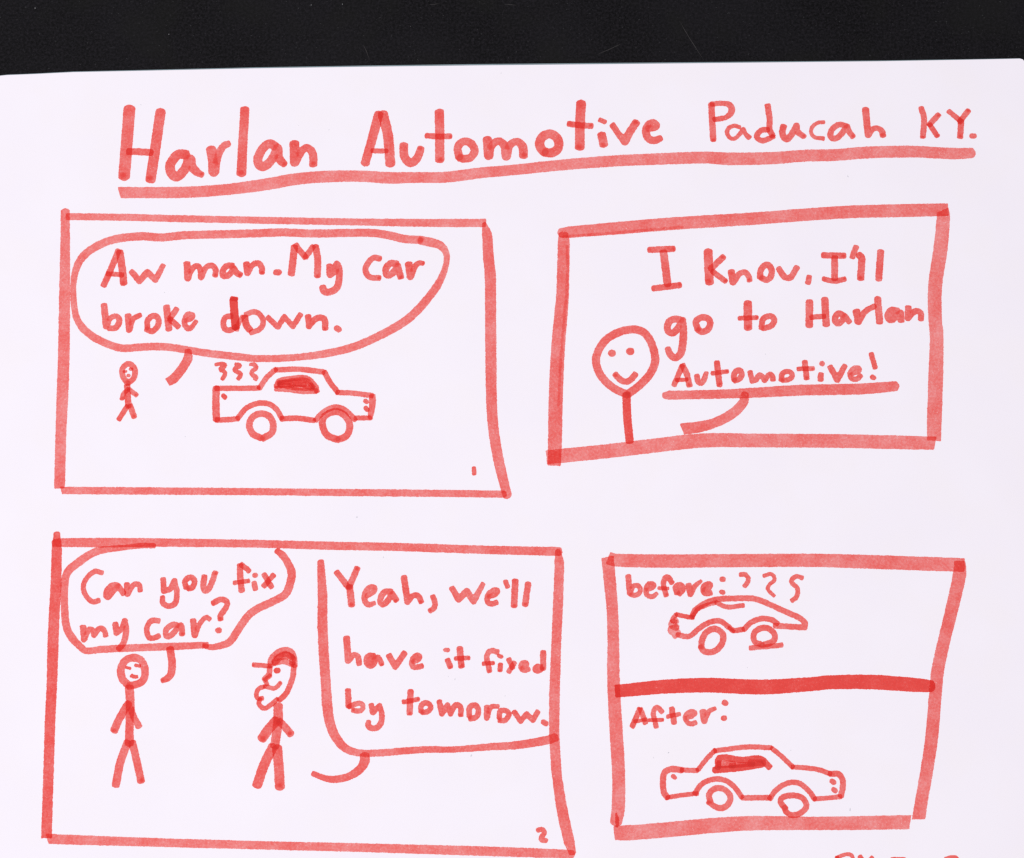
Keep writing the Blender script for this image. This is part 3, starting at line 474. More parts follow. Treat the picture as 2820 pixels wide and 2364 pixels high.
  ('letter',[(1.0,'',None,None,[(-0.83,-61.62,1.38),(0.19,-63.85,1.38)]),(1.0,'',None,None,[(0.64,-62.49,1.33),(-0.83,-64.81,1.33)])]),
  ('letter',[(1.0,'',None,None,[(2.62,-63.91,1.33),(3.78,-63.31,1.33),(3.73,-62.55,1.33),(2.76,-62.63,1.33),(2.4,-63.85,1.33),(3.18,-64.45,1.33),(4.42,-64.18,1.33)])]),
  ('letter',[(1.0,'e',None,None,[(8.3,-59.71,1.6),(8.29,-63.99,1.6)]),(1.0,'',None,None,[(7.87,-63.58,1.27),(6.63,-63.45,1.27),(6.08,-64.34,1.27),(7.04,-64.67,1.27),(8.01,-63.99,1.27)])]),
]),
('speech_word','',[
  ('letter',[(1.0,'',None,None,[(-43.59,-69.73,1.59),(-43.37,-73.83,1.59)]),(1.0,'e',None,None,[(-43.21,-73.96,1.32),(-41.73,-73.34,1.32),(-40.08,-73.18,1.32),(-39.57,-74.38,1.32),(-40.72,-75.12,1.32),(-42.2,-74.93,1.32)])]),
  ('letter',[(1.0,'',None,None,[(-37.36,-73.57,1.45),(-36.91,-75.51,1.45,1),(-35.11,-73.73,1.45,1),(-34.49,-76.49,1.45),(-35.13,-78.92,1.52),(-36.87,-79.66,1.52),(-38.1,-78.92,1.52),(-38.04,-77.85,1.25)])]),
]),
('speech_word','',[
  ('letter',[(1.0,'e',None,None,[(-26.95,-69.99,1.65),(-27.17,-75.68,1.65)]),(1.0,'e',None,None,[(-28.84,-72.76,1.19),(-24.88,-72.04,1.19)])]),
  ('letter',[(1.0,'e',None,None,[(-24.13,-75.19,1.39),(-24.04,-73.57,1.39),(-22.73,-72.98,1.39),(-21.63,-73.89,1.39),(-22.22,-75.19,1.39),(-23.8,-75.45,1.39)])]),
  ('letter',[(1.0,'e',None,None,[(-19.32,-72.66,1.45),(-18.58,-75.84,1.45,1),(-17.1,-73.57,1.45,1),(-16.33,-75.84,1.45,1),(-14.96,-73.57,1.45),(-13.7,-74.05,1.45),(-13.56,-76.16,1.45)])]),
  ('letter',[(1.0,'e',None,None,[(-11.31,-76.32,1.45),(-11.25,-74.22,1.45),(-9.83,-73.63,1.45),(-8.9,-74.87,1.45),(-9.49,-76.65,1.45),(-11.14,-77.07,1.45)])]),
  ('letter',[(1.0,'',None,None,[(-6.63,-74.05,1.52),(-6.69,-76.88,1.52,1),(-5.7,-74.22,1.32),(-3.72,-73.83,1.12)])]),
  ('letter',[(1.0,'e',None,None,[(-3.38,-76.88,1.39),(-3.12,-75.19,1.39),(-1.67,-75.03,1.39),(-0.81,-76.0,1.39),(-1.9,-77.52,1.39),(-3.32,-77.52,1.39)])]),
  ('letter',[(1.0,'',None,None,[(0.58,-75.35,1.39),(2.29,-77.72,1.39,1),(3.88,-75.84,1.39,1),(5.53,-77.52,1.39,1),(6.79,-75.35,1.39)])]),
  ('full_stop',[(1.0,'',None,None,[(8.33,-77.98,1.39),(8.99,-78.37,1.39)])]),
]),
('panel_number','',[
  ('',[(1.0,'',None,None,[(6.82,-105.86,1.25),(7.91,-105.72,1.25),(8.45,-106.57,1.25),(7.63,-108.16,1.25),(8.99,-108.51,1.25)])]),
]),
('panel_border','',[
  ('',[(0.835,'',-0.1,0.0,[(25.84,-34.75,3.32),(27.98,-35.33,3.41),(41.92,-35.59,3.51),(55.86,-35.49,3.46),(80.91,-35.39,3.46),(93.44,-35.72,3.61),(110.13,-36.26,3.65),(121.42,-36.68,3.61)]),(0.835,'',0.1,None,[(25.65,-34.55,3.32),(26.1,-39.49,3.21),(26.78,-47.72,3.01),(27.03,-55.93,3.0),(26.97,-64.14,3.24),(27.11,-70.89,3.28),(27.67,-81.66,3.46),(28.15,-92.43,3.35),(27.95,-100.46,3.44),(27.42,-103.57,3.15)]),(1.75,'',0.0,None,[(27.41,-69.94,3.18),(28.66,-69.84,3.28),(41.51,-68.7,3.62),(52.52,-68.38,3.77),(66.32,-68.86,3.81),(80.14,-68.04,3.57),(84.3,-67.61,3.57),(95.31,-67.56,3.77),(106.3,-68.23,3.67),(111.21,-68.61,3.09)]),(0.872,'',0.0,0.2,[(120.19,-35.62,2.92),(120.08,-38.91,3.51),(117.83,-47.68,3.35),(115.5,-55.93,3.2),(113.39,-64.14,3.33),(112.46,-70.89,3.28),(111.16,-81.69,3.37),(109.72,-89.75,3.26),(108.01,-97.77,3.25),(107.02,-103.01,3.44)]),(0.769,'',0.1,-0.2,[(26.92,-106.55,3.63),(30.13,-106.55,3.82),(41.05,-105.75,3.82),(51.95,-104.74,3.82),(62.91,-104.1,3.63),(79.28,-104.13,3.34),(91.57,-104.04,3.49),(104.7,-103.81,3.53)]),(1.2,'',None,None,[(27.44,-101.53,0.38),(27.71,-103.2,1.05),(27.6,-104.87,0.76)])]),
]),
('caption_word','',[
  ('letter',[(1.0,'',None,None,[(31.16,-39.68,1.56),(31.53,-44.15,1.56,1),(32.52,-42.27,1.28),(33.91,-42.22,1.28),(34.32,-43.6,1.28),(33.19,-44.7,1.28),(31.81,-44.42,1.28)])]),
  ('letter',[(1.0,'',None,None,[(35.99,-43.32,1.28),(37.66,-42.63,1.28),(37.95,-41.81,1.28),(36.56,-41.75,1.28),(35.85,-43.32,1.28),(36.25,-44.7,1.28),(37.5,-45.03,1.28),(38.75,-44.28,1.06)])]),
  ('letter',[(1.0,'e',None,None,[(42.82,-41.34,1.45),(41.59,-39.87,1.45),(40.59,-41.39,1.45),(40.85,-43.05,1.45),(41.25,-44.64,1.44)]),(1.0,'',None,None,[(39.33,-42.77,1.0),(41.77,-42.91,1.0)])]),
  ('letter',[(1.0,'e',None,None,[(44.18,-44.01,1.61),(43.92,-42.55,1.61),(45.17,-42.0,1.61),(45.72,-43.05,1.61),(44.73,-44.28,1.61)])]),
  ('letter',[(1.0,'',None,None,[(47.26,-42.0,1.61),(47.78,-44.37,1.61,1),(49.06,-42.22,1.33),(50.61,-40.92,0.95)])]),
  ('letter',[(1.0,'',None,None,[(51.27,-43.32,1.39),(52.81,-42.63,1.39),(53.1,-41.81,1.39),(51.85,-41.89,1.39),(51.14,-43.05,1.39),(51.67,-44.2,1.39),(53.2,-44.09,1.39)])]),
  ('colon',[(1.0,'',None,None,[(56.26,-40.43,1.39),(56.6,-40.43,1.39)]),(1.0,'',None,None,[(56.12,-43.84,1.28),(56.48,-43.9,1.28)])]),
]),
('smoke_squiggle','',[
  ('',[(1.0,'',None,None,[(61.29,-39.18,1.22),(62.6,-39.24,1.22),(63.35,-40.56,1.22),(62.4,-42.27,1.22)])]),
]),
('smoke_squiggle','',[
  ('',[(1.0,'',None,None,[(67.52,-39.54,1.0),(69.42,-39.05,1.0),(70.42,-40.43,1.0),(68.94,-41.94,1.0),(68.5,-43.05,1.0),(70.14,-44.83,0.94)])]),
]),
('smoke_squiggle','',[
  ('',[(1.0,'',None,None,[(77.74,-40.07,1.22),(76.36,-39.68,1.22),(74.86,-40.98,1.22),(76.38,-42.77,1.22),(76.24,-44.97,1.22),(74.97,-46.07,1.22)])]),
]),
('drawn_car','',[
  ('body_outline',[(1.0,'',None,None,[(48.11,-50.33,1.5),(48.97,-48.68,1.5),(51.49,-46.9,1.5),(54.56,-45.85,1.5),(59.85,-45.52,1.5),(64.84,-45.63,1.5),(68.98,-47.12,1.5),(73.1,-49.04,1.5),(76.4,-50.47,1.5),(78.17,-51.84,1.5),(78.14,-53.21,1.5,1),(74.4,-52.99,1.5),(70.25,-52.71,1.5)]),(1.3,'',None,None,[(44.02,-49.7,1.16),(45.9,-50.25,1.16),(48.39,-50.6,1.16)]),(0.944,'',None,None,[(48.25,-50.19,1.11),(50.09,-48.13,1.11),(54.27,-46.62,1.11)]),(1.0,'',None,None,[(43.82,-49.78,1.11),(42.78,-51.43,1.11),(43.8,-51.7,1.11)]),(0.645,'',None,None,[(43.8,-51.43,1.83),(42.68,-52.39,1.83),(43.92,-53.21,1.83)]),(0.645,'',None,None,[(43.92,-53.21,1.83),(42.47,-54.03,1.83),(44.18,-54.58,1.83),(43.34,-55.34,1.83)]),(1.0,'',None,None,[(44.17,-55.12,1.38),(47.21,-55.53,1.38),(50.01,-53.43,1.39),(52.8,-51.84,1.39),(55.58,-51.51,1.39),(57.5,-52.8,1.39),(59.14,-53.97,1.39),(61.64,-53.7,1.39)]),(1.0,'',None,None,[(61.92,-53.76,1.44),(63.89,-51.89,1.44),(66.68,-50.88,1.44),(69.45,-51.23,1.44),(70.87,-52.17,1.44)]),(0.885,'',None,None,[(57.91,-53.21,0.83),(59.28,-54.25,0.83)])]),
  ('window',[(1.0,'',None,None,[(54.69,-46.62,1.22),(57.45,-47.78,1.22),(61.81,-47.39,1.22)])]),
  ('wheel',[(1.0,'e',None,None,[(50.49,-58.4,1.6),(50.65,-56.76,1.61),(51.79,-54.58,1.61),(54.16,-53.54,1.61),(55.95,-54.58,1.61),(56.39,-56.22,1.61),(55.33,-58.4,1.6),(53.51,-59.63,1.6),(51.3,-59.49,1.6),(50.35,-58.27,1.6)])]),
  ('wheel',[(1.0,'e',None,None,[(66.55,-57.72,1.55),(64.77,-56.9,1.55),(64.61,-54.85,1.55),(66.08,-53.54,1.55),(68.02,-53.34,1.55),(69.8,-54.58,1.55),(70.09,-56.22,1.55),(68.77,-57.31,1.55),(66.82,-57.8,1.55)]),(1.0,'',None,None,[(63.63,-58.62,1.27),(67.64,-58.27,1.27),(71.94,-57.86,1.27)])]),
]),
('caption_word','',[
  ('letter',[(1.0,'',None,None,[(33.87,-74.62,1.43),(31.9,-79.08,1.43)]),(1.0,'',None,None,[(34.14,-74.62,1.38),(35.34,-78.19,1.38)]),(1.0,'',None,None,[(32.46,-77.86,0.94),(35.63,-77.32,0.94)])]),
  ('letter',[(1.0,'',None,None,[(39.78,-75.35,1.32),(38.41,-74.19,1.32),(37.52,-75.62,1.32),(37.88,-77.65,1.32),(38.22,-79.21,1.32)]),(1.0,'e',None,None,[(36.31,-77.51,0.94),(39.97,-77.43,0.94)])]),
  ('letter',[(1.0,'',None,None,[(42.4,-74.49,1.49),(42.96,-78.13,1.49)]),(1.0,'',None,None,[(41.28,-76.57,1.1),(44.39,-75.89,1.1)])]),
  ('letter',[(1.0,'',None,None,[(46.09,-76.89,1.27),(47.97,-76.3,1.27),(48.45,-75.49,1.27),(47.07,-75.41,1.27),(45.95,-76.7,1.27),(46.62,-78.19,1.27),(47.71,-78.46,1.27),(48.68,-78.13,1.27)])]),
  ('letter',[(1.0,'',None,None,[(50.65,-75.22,1.71),(50.94,-77.65,1.71,1),(52.16,-75.35,1.32),(53.89,-74.41,0.99)])]),
  ('colon',[(1.0,'',None,None,[(56.42,-72.92,1.49),(56.66,-73.05,1.49)]),(1.0,'',None,None,[(56.05,-76.97,1.38),(56.35,-76.97,1.38)])]),
]),
('drawn_car','',[
  ('body_outline',[(1.0,'',None,None,[(44.8,-90.42,1.59),(41.93,-90.21,1.59),(40.27,-91.14,1.59),(39.83,-93.76,1.59),(40.13,-96.3,1.59),(41.02,-97.5,1.59)]),(1.0,'e',None,None,[(44.8,-90.42,1.26),(48.91,-90.55,1.26)]),(1.0,'',None,None,[(49.05,-90.42,1.26),(51.42,-87.6,1.26),(53.71,-85.32,1.26)]),(1.0,'',None,None,[(53.71,-85.46,1.26),(57.78,-84.92,1.26),(62.45,-84.44,1.26),(68.49,-84.65,1.26)]),(1.0,'',None,None,[(68.76,-84.79,1.26),(71.46,-87.07,1.26),(74.14,-89.62,1.26)]),(1.0,'',None,None,[(74.14,-89.62,1.26),(79.62,-90.07,1.26),(81.52,-90.5,1.26),(84.1,-91.41,1.26)]),(1.0,'',None,None,[(83.97,-91.41,1.53),(86.43,-91.62,1.53),(87.33,-93.76,1.53),(86.7,-97.1,1.53)]),(1.0,'',None,None,[(86.61,-97.29,1.2),(82.99,-97.64,1.2),(79.76,-97.9,1.2)]),(1.0,'',None,None,[(40.88,-97.56,1.15),(43.9,-97.02,1.15),(48.83,-96.44,1.15)]),(1.0,'',None,None,[(48.22,-96.57,1.37),(49.96,-94.17,1.37),(52.99,-92.83,1.37),(56.0,-93.02,1.37),(58.43,-94.57,1.37),(60.57,-97.37,1.37)]),(1.0,'',None,None,[(60.71,-97.58,1.37),(67.95,-97.58,1.37)]),(1.0,'',None,None,[(67.95,-97.77,1.37),(69.91,-95.37,1.37),(72.96,-93.76,1.37),(75.69,-93.82,1.37),(78.12,-95.63,1.37),(79.76,-97.9,1.37)])]),
  ('wheel',[(1.0,'e',None,None,[(52.27,-98.57,1.53),(51.97,-96.7,1.53),(53.5,-95.23,1.53),(55.41,-95.18,1.53),(57.3,-96.7,1.53),(57.35,-98.57,1.53),(55.88,-100.03,1.53),(54.24,-100.17,1.53),(51.66,-98.7,1.2)])]),
  ('wheel',[(1.0,'e',None,None,[(72.0,-100.22,1.48),(70.72,-98.57,1.48),(71.51,-97.37,1.48),(74.26,-96.97,1.48),(76.7,-97.77,1.48),(77.53,-99.64,1.48),(76.35,-101.23,1.48),(73.87,-102.03,1.47),(72.25,-101.23,1.48),(71.73,-100.03,1.48)])]),
  ('window',[(1.5,'',None,None,[(54.35,-89.75,1.64),(54.99,-87.34,1.65),(60.47,-87.82,1.65),(65.69,-87.6,1.65),(67.98,-89.62,1.64)]),(1.5,'',None,None,[(53.57,-90.42,1.7),(60.44,-89.8,1.7),(65.93,-88.95,1.7)]),(1.1,'',None,None,[(54.7,-88.89,1.81),(58.53,-89.0,1.81)]),(1.1,'',None,None,[(62.93,-88.54,1.65),(66.49,-88.54,1.65)]),(1.1,'',None,None,[(57.7,-89.27,1.21),(63.74,-88.89,1.21)])]),
  ('headlight',[(1.0,'',None,None,[(42.54,-92.03,1.15),(42.97,-92.35,1.15)])]),
  ('tail_light',[(1.0,'',None,None,[(84.47,-93.31,1.37),(84.87,-93.58,1.37)])]),
  ('tail_light',[(1.0,'',None,None,[(84.85,-95.5,1.37),(85.23,-95.71,1.37)])]),
]),
('signature_word','',[
  ('letter',[(1.0,'',None,None,[(85.25,-112.77,1.09),(85.42,-114.35,1.09),(85.54,-115.59,1.09)]),(1.0,'',None,None,[(85.24,-112.95,0.98),(86.53,-112.33,0.98),(88.35,-112.03,0.98),(89.28,-112.59,0.98),(89.13,-113.47,0.98),(87.39,-114.18,0.98)])]),
  ('letter',[(1.0,'',None,None,[(91.33,-112.63,1.2),(92.11,-113.83,1.2),(92.64,-114.53,1.2)]),(1.0,'',None,None,[(94.5,-112.77,0.98),(93.0,-114.53,0.98)])]),
  ('letter',[(1.0,'',None,None,[(99.57,-113.21,0.91),(103.02,-113.21,0.91)]),(1.0,'',None,None,[(100.11,-113.3,0.98),(100.15,-115.06,0.98)])]),
  ('letter',[(1.0,'',None,None,[(113.72,-113.21,1.02),(116.1,-112.77,1.02),(116.98,-113.56,1.02),(117.31,-114.53,1.02)])]),
]),
]
SHEET_EDGE=[(-145.86,97.61),(-144.07,98.45),(-142.88,98.97),(-140.86,99.18),(-137.82,99.29),(-132.76,99.5),(-122.65,100.02),(-102.39,100.44),(-71.99,101.12),(-41.58,101.59),(-11.16,101.96),(19.27,102.27),(59.85,102.69),(102.47,103.16),(125.82,103.58),(139.02,103.85),(141.96,103.92),(142.76,103.69),(143.25,103.06),(143.59,101.59),(134.87,-134.72),(-139.13,-134.72)]
FLECKS=[(-3.04,99.71,2,5),(-103.32,90.62,3,3),(92.97,70.22,3,6),(-88.6,-2.08,3,3),(-41.77,-23.86,4,6),(0.98,-32.13,3,3),(-34.52,-34.55,3,4),(-15.16,-66.8,3,6),(-1.83,-71.17,3,3),(-10.75,-86.65,4,8),(-95.29,37.58,3,3),(89.02,-100.59,4,10),(41.49,-85.9,3,4),(41.3,-85.99,3,3),(62.65,-63.76,3,3),(73.77,-85.34,3,3),(-50.85,83.45,3,3),(37.44,-87.22,2,4),(-59.34,84.69,2,2),(69.16,20.49,3,3),(-16.91,-66.14,2,3)]
SCRATCHES=[[(23.35,105.16),(28.44,107.47),(30.68,108.52)],[(47.03,115.16),(50.31,109.36),(53.78,103.69)],[(-23.44,119.81),(-20.39,120.24)],[(-2.55,120.13),(1.53,119.71)],[(-41.66,108.31),(-39.78,103.79)]]
DUST=[(-134.1,118.86,0.49),(-96.29,111.26,0.39),(-47.71,120.03,0.39),(-56.47,119.81,0.39),(-60.12,118.86,0.2),(-28.49,113.58,0.2)]

# ------------------------------------------------------------------ helpers
def mesh_object(name, verts, faces, material, parent=None, smooth=False):
    me = bpy.data.meshes.new(name)
    me.from_pydata(verts, [], faces)
    if material:
        me.materials.append(material)
    if smooth:
        for p in me.polygons:
            p.use_smooth = True
    o = bpy.data.objects.new(name, me)
    COL.objects.link(o)
    if parent:
        o.parent = parent
    return o

SHEET_Z = 0.0            # top face of the page
MM = 0.001

def sample_path(pts):
    """Catmull-Rom through each run of points, runs split at marked corners."""
    runs, run = [], []
    for p in pts:
        run.append(p[:3])
        if len(p) > 3 and len(run) > 1:
            runs.append(run)
            run = [p[:3]]
    if len(run) > 1 or not runs:
        runs.append(run)
    out = []
    for r in runs:
        P = [np.array(q, float) for q in r]
        if len(P) == 1:
            out.append(P[0])
            continue
        P = [2 * P[0] - P[1]] + P + [2 * P[-1] - P[-2]]
        for i in range(1, len(P) - 2):
            a, b, c, d = P[i - 1], P[i], P[i + 1], P[i + 2]
            L = np.hypot(*(c - b)[:2])
            n = max(2, int(L / 0.22))
            # tangents limited by the chord so uneven spacing does not overshoot
            t1 = (c - a) * (L / (np.hypot(*(c - a)[:2]) + 1e-6))
            t2 = (d - b) * (L / (np.hypot(*(d - b)[:2]) + 1e-6))
            for k in range(n):
                t = k / n
                t_2, t_3 = t * t, t * t * t
                q = (2*t_3 - 3*t_2 + 1) * b + (t_3 - 2*t_2 + t) * t1 + (-2*t_3 + 3*t_2) * c + (t_3 - t_2) * t2
                q[2] = b[2] + (c[2] - b[2]) * t
                out.append(q)
        out.append(P[-2])
    return np.array(out)

CELL = 0.24              # mm, spacing of the film grid

def stroke_field(stroke, rng):
    """Grid cells under one pen stroke with the distance to its edge and its ink density."""
    dens, opt, cut0, cut1, pts = stroke
    S = sample_path(pts)
    if len(S) == 1:
        S = np.vstack([S, S + [0.05, 0, 0]])
    start, end = S[0].copy(), S[-1].copy()
    def unit(v):
        return v / (np.hypot(*v) + 1e-9)
    k = min(3, len(S) - 1)
    d0, d1 = unit(S[0, :2] - S[k, :2]), unit(S[-1, :2] - S[-1 - k, :2])
    if cut0 is not None:
        S = np.vstack([[*(start[:2] + d0 * start[2]), start[2]], S])
    if cut1 is not None:
        S = np.vstack([S, [*(end[:2] + d1 * end[2]), end[2]]])
    hw = S[:, 2] / 2
    R = hw.max() + 0.25
    x0, y0 = S[:, 0].min() - R - CELL, S[:, 1].min() - R - CELL
    nx = int((S[:, 0].max() + R - x0) / CELL) + 3
    ny = int((S[:, 1].max() + R - y0) / CELL) + 3
    near = np.zeros((ny, nx), bool)
    rr = int(R / CELL) + 2
    for p in S[::2].tolist() + [S[-1].tolist()]:
        ix, iy = int((p[0] - x0) / CELL), int((p[1] - y0) / CELL)
        near[max(0, iy - rr):iy + rr + 1, max(0, ix - rr):ix + rr + 1] = True
    if cut0 is not None or cut1 is not None:
        for a, b in ((S[0], S[1]), (S[-1], S[-2])):
            for t in np.linspace(0, 1, 8):
                p = a + (b - a) * t
                ix, iy = int((p[0] - x0) / CELL), int((p[1] - y0) / CELL)
                near[max(0, iy - rr):iy + rr + 1, max(0, ix - rr):ix + rr + 1] = True
    iy, ix = np.nonzero(near)
    px, py = x0 + ix * CELL, y0 + iy * CELL
    A, B = S[:-1], S[1:]
    seg = B[:, :2] - A[:, :2]
    l2 = (seg ** 2).sum(1) + 1e-9
    arc = np.concatenate([[0], np.cumsum(np.sqrt(l2))])
    sd = np.full(len(px), -9.0)
    dens_v = np.full(len(px), dens)
    last = len(A) - 1
    dotlike = arc[-1] < 0.9 * hw.max() * 2
    for c0 in range(0, len(px), 4000):
        X, Y = px[c0:c0 + 4000, None], py[c0:c0 + 4000, None]
        t = ((X - A[:, 0]) * seg[:, 0] + (Y - A[:, 1]) * seg[:, 1]) / l2
        tc = np.clip(t, 0, 1)
        dx, dy = X - (A[:, 0] + tc * seg[:, 0]), Y - (A[:, 1] + tc * seg[:, 1])
        D = np.hypot(dx, dy)
        # marker caps are blunter than half circles
        for j, beyond in ((0, t[:, 0] < 0), (last, t[:, last] > 1)):
            ld = math.sqrt(l2[j])
            along = np.abs(t[:, j] - tc[:, j]) * ld
            lat = np.abs((X[:, 0] - A[j, 0]) * seg[j, 1] - (Y[:, 0] - A[j, 1]) * seg[j, 0]) / ld
            if dotlike:
                continue
            blunt = ((along * 1.35) ** 2.7 + lat ** 2.7) ** (1 / 2.7)
            D[beyond, j] = blunt[beyond]
        W = hw[:-1] + (hw[1:] - hw[:-1]) * tc
        M = W - D
        best = M.argmax(1)
        r = np.arange(len(best))
        m = M[r, best]
        sd[c0:c0 + 4000] = m
        # the pen coming back over its own line lays a second coat
        s_here = arc[best] + tc[r, best] * np.sqrt(l2[best])
        S_all = arc[:-1] + tc * np.sqrt(l2)
        far = np.abs(S_all - s_here[:, None]) > 3.6 * W[r, best][:, None]
        M2 = np.where(far, M, -9).max(1)
        dens_v[c0:c0 + 4000] *= 1 + 0.62 * np.clip((M2 - 0.0) / 0.25, 0, 1)
    for e, dirv, cut in ((start, d0, cut0), (end, d1, cut1)):
        if cut is None:
            continue
        nrm = np.array([-dirv[1], dirv[0]])
        rx, ry = px - e[0], py - e[1]
        al, lt = rx * dirv[0] + ry * dirv[1], rx * nrm[0] + ry * nrm[1]
        closeby = np.hypot(rx, ry) < e[2] * 2.2
        half = -(al + cut * lt) + 0.05
        h = np.clip(0.5 + 0.5 * (sd - half) / 0.25, 0, 1)          # rounded corner
        sm = sd * (1 - h) + half * h - 0.25 * h * (1 - h)
        sd = np.where(closeby & (al > -e[2]), sm, sd)
    # resting the pen leaves a blot; the start is a little wetter too
    def blot(p, d, r, amt):
        nonlocal dens_v
        q = p[:2] - d * 0.04 * p[2] + rng.uniform(-0.1, 0.1, 2) * p[2]
        dd = np.hypot((px - q[0]) , (py - q[1]) * 1.15)
        dens_v = dens_v * (1 + amt * np.clip(1.35 - dd / (r * p[2]), 0, 1) ** 0.8)
    if opt == 'e':
        blot(end, d1, 0.27, 0.85)
        blot(start, d0, 0.50, 0.22)
    elif opt == 's':
        blot(start, d0, 0.27, 0.85)
    # slow drift of ink flow along the pen's way
    ph = rng.uniform(0, 6.28, 3)
    dens_v = dens_v * (1 + 0.05 * np.sin(px * 0.21 + py * 0.17 + ph[0]) + 0.04 * np.sin(px * 0.63 - py * 0.48 + ph[1]))
    return ix, iy, x0, y0, sd, dens_v

LEVELS = []              # boxes already laid down, per film level

def film_level(box):
    for i, boxes in enumerate(LEVELS):
        if all(box[2] < b[0] or box[0] > b[2] or box[3] < b[1] or box[1] > b[3] for b in boxes):
            boxes.append(box)
            return i
    LEVELS.append([box])
    return len(LEVELS) - 1

def ink_object(name, strokes, material, parent, rng):
    V, F, SD, DN = [], [], [], []
    base = 0
    for st in strokes:
        ix, iy, x0, y0, sd, dn = stroke_field(st, rng)
        keep_v = sd > -0.30
        nx, ny = ix.max() + 2, iy.max() + 2
        idx = -np.ones((ny + 1, nx + 1), int)
        val = np.zeros((ny + 1, nx + 1), bool)
        idx[iy, ix] = np.arange(len(ix))
        val[iy, ix] = keep_v
        q = np.stack([idx[:-1, :-1], idx[:-1, 1:], idx[1:, 1:], idx[1:, :-1]], -1)
        any_in = val[:-1, :-1] | val[:-1, 1:] | val[1:, 1:] | val[1:, :-1]
        ok = (q >= 0).all(-1) & any_in
        q = q[ok]
        used = np.unique(q)
        remap = -np.ones(len(ix), int)
        remap[used] = np.arange(len(used))
        X, Y = x0 + ix[used] * CELL, y0 + iy[used] * CELL
        lv = film_level((X.min(), Y.min(), X.max(), Y.max()))
        z = SHEET_Z + 0.000012 * (lv + 1)
        V.append(np.stack([X * MM, Y * MM, np.full(len(X), z)], 1))
        F.append(remap[q] + base)
        SD.append(sd[used])
        DN.append(dn[used])
        base += len(used)
    V, F = np.concatenate(V), np.concatenate(F)
    me = bpy.data.meshes.new(name)
    me.vertices.add(len(V))
    me.vertices.foreach_set("co", V.astype(np.float32).ravel())
    me.loops.add(len(F) * 4)
    me.loops.foreach_set("vertex_index", F.astype(np.int32).ravel())
    me.polygons.add(len(F))
    me.polygons.foreach_set("loop_start", np.arange(0, len(F) * 4, 4, dtype=np.int32))
    me.update(calc_edges=True)
    for nm, arr in (("sd", SD), ("dens", DN)):
        a = me.attributes.new(nm, 'FLOAT', 'POINT')
        a.data.foreach_set("value", np.concatenate(arr).astype(np.float32))
    me.materials.append(material)
    o = bpy.data.objects.new(name, me)
    COL.objects.link(o)
    o.parent = parent
    return o

# ------------------------------------------------------------------ the black surface
SHEET_T, BACK_T = 0.00022, 0.0005
TABLE_Z = -(SHEET_T + BACK_T)
t = 0.45
table = mesh_object("black_surface", [(-t, -t, TABLE_Z), (t, -t, TABLE_Z), (t, t, TABLE_Z), (-t, t, TABLE_Z),
                                      (-t, -t, TABLE_Z - 0.02), (t, -t, TABLE_Z - 0.02), (t, t, TABLE_Z - 0.02), (-t, t, TABLE_Z - 0.02)],
                    [(0, 1, 2, 3), (7, 6, 5, 4), (0, 4, 5, 1), (1, 5, 6, 2), (2, 6, 7, 3), (3, 7, 4, 0)], table_material())
table["kind"] = 'structure'

scratch_mat = plain("pale_scratch", (0.013, 0.010, 0.011), 0.7, 3000.0, 0.5)
dust_mat = plain("grey_dust", (0.11, 0.11, 0.115), 0.9, 4000.0, 0.4)
for line in SCRATCHES:
    P = [Vector((x * MM, y * MM, 0)) for x, y in line]
    Q = []
    for a, b in zip(P[:-1], P[1:]):
        for k in range(6):
            Q.append(a.lerp(b, k / 6) + Vector((random.uniform(-1, 1), random.uniform(-1, 1), 0)) * 0.00005)
    Q.append(P[-1])
    vs, fs = [], []
    for i, q in enumerate(Q):
        d = (Q[min(i + 1, len(Q) - 1)] - Q[max(i - 1, 0)]).normalized()
        n = Vector((-d.y, d.x, 0))
        w = 0.00009 * (0.25 + math.sin(math.pi * i / (len(Q) - 1))) * random.uniform(0.6, 1.1)
        for s, h in ((-1, 0.000002), (0, 0.00003), (1, 0.000002)):
            vs.append((q.x + n.x * w * s, q.y + n.y * w * s, TABLE_Z + h))
    for i in range(len(Q) - 1):
        for s in (0, 1):
            fs.append((i * 3 + s, i * 3 + s + 1, i * 3 + s + 4, i * 3 + s + 3))
    mesh_object("scratch", vs, fs, scratch_mat, table)
for x, y, s in DUST:
    bm = bmesh.new()
    bmesh.ops.create_icosphere(bm, subdivisions=2, radius=s * MM * 0.5)
    for v in bm.verts:
        v.co *= random.uniform(0.7, 1.15)
        v.co.z *= 0.35
        v.co.x *= 0.75
        v.co += Vector((x * MM, y * MM, TABLE_Z + s * MM * 0.12))
    me = bpy.data.meshes.new("dust_speck")
    bm.to_mesh(me)
    bm.free()
    me.materials.append(dust_mat)
    o = bpy.data.objects.new("dust_speck", me)
    COL.objects.link(o)
    o.parent = table

# ------------------------------------------------------------------ the page
page = bpy.data.objects.new("comic_page", None)
COL.objects.link(page)
page.location = (0, 0, 0)
page["label"] = "white sheet of paper with a red marker comic drawn on it, on a black surface"
page["category"] = "comic drawing"

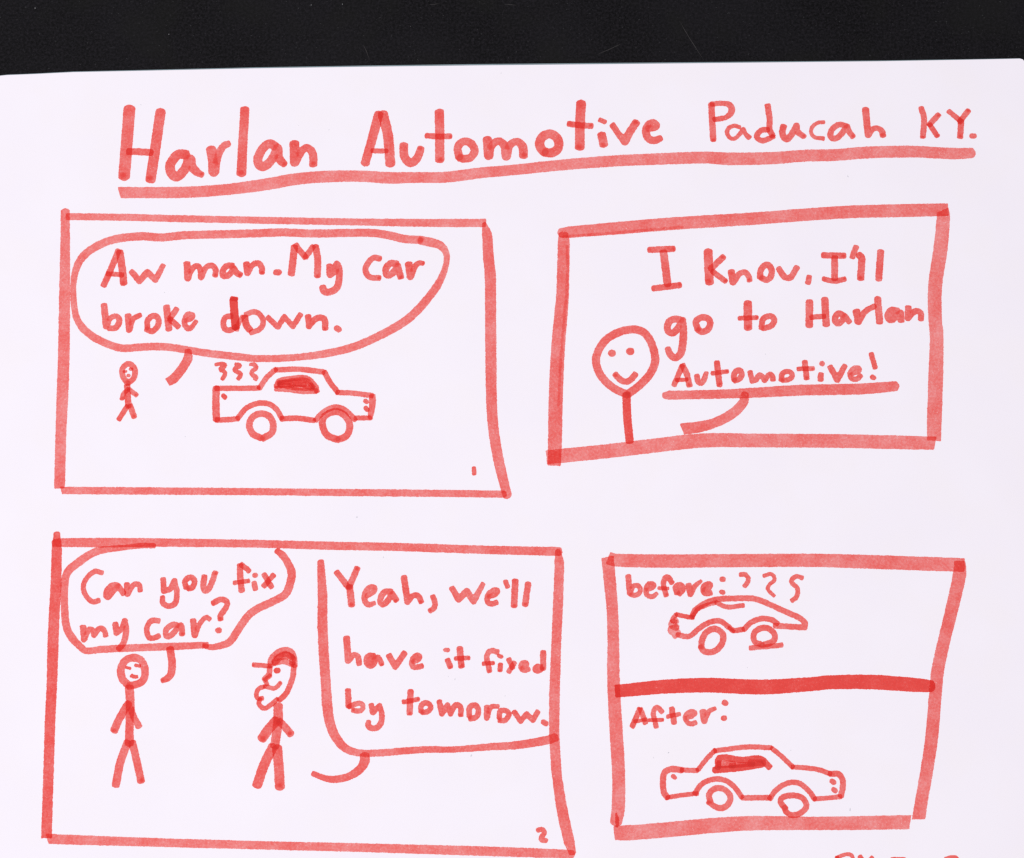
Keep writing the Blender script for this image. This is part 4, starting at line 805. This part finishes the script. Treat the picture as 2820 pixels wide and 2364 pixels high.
def slab(name, outline, z_top, z_bot, material, parent, round_mm=0.05):
    """A sheet: outline extruded down, its rim softened by a small chamfer."""
    bm = bmesh.new()
    n = len(outline)
    rings = []
    c = Vector((sum(p[0] for p in outline) / n, sum(p[1] for p in outline) / n))
    for off, z in ((round_mm, z_top), (0.0, z_top - round_mm * MM * 0.9), (0.0, z_bot)):
        ring = []
        for i, p in enumerate(outline):
            a, b = Vector(outline[i - 1]), Vector(outline[(i + 1) % n])
            d = (b - a).normalized()
            nn = Vector((-d.y, d.x))
            if nn.dot(c - Vector(p)) < 0:
                nn = -nn
            q = Vector(p) + nn * off
            ring.append(bm.verts.new((q.x * MM, q.y * MM, z)))
        rings.append(ring)
    bm.faces.new(rings[0])
    bm.faces.new(list(reversed(rings[-1])))
    for a, b in zip(rings[:-1], rings[1:]):
        for i in range(n):
            j = (i + 1) % n
            bm.faces.new((a[i], b[i], b[j], a[j]))
    bmesh.ops.recalc_face_normals(bm, faces=bm.faces)
    me = bpy.data.meshes.new(name)
    bm.to_mesh(me)
    bm.free()
    me.materials.append(material)
    o = bpy.data.objects.new(name, me)
    COL.objects.link(o)
    o.parent = parent
    return o

paper = paper_material()
slab("paper_sheet", SHEET_EDGE, SHEET_Z, -SHEET_T, paper, page)
# the grey backing peeks out beyond the top edge, most in the middle
back = []
for x, y in SHEET_EDGE:
    k = max(0.0, 1 - abs(x + 4) / 160.0)
    back.append((x, y + (0.12 + 0.36 * k ** 0.6) if y > 0 else y))
slab("backing_sheet", back, -SHEET_T - 0.00002, -SHEET_T - BACK_T + 0.00002,
     plain("grey_backing_card", (0.20, 0.265, 0.29), 0.85, 2500.0, 0.25), page)

fleck_mat = plain("grey_fleck", (0.60, 0.59, 0.64), 0.9)
for x, y, w, h in FLECKS:
    n = 7
    vs = []
    ang = random.uniform(-0.5, 0.5)
    for i in range(n):
        a = 2 * math.pi * i / n
        u, v = math.cos(a) * w * 0.05 * random.uniform(0.6, 1.1), math.sin(a) * h * 0.05 * random.uniform(0.7, 1.1)
        vs.append(((x + u * math.cos(ang) - v * math.sin(ang)) * MM, (y + u * math.sin(ang) + v * math.cos(ang)) * MM, SHEET_Z + 0.000006))
    mesh_object("paper_fleck", vs, [tuple(range(n))], fleck_mat, page)

ink = ink_material()
rng = np.random.default_rng(11)
for name, label, subs in DRAWING:
    if len(subs) == 1 or subs[0][0] in ('', 'body_outline'):
        part = ink_object(name, subs[0][1], ink, page, rng)
        rest = subs[1:]
    else:
        part = bpy.data.objects.new(name, None)
        COL.objects.link(part)
        part.parent = page
        rest = subs
    for sn, ss in rest:
        ink_object(sn, ss, ink, part, rng)
    if label:
        part["label"] = label
print("film levels", len(LEVELS), "objects", len(bpy.data.objects))
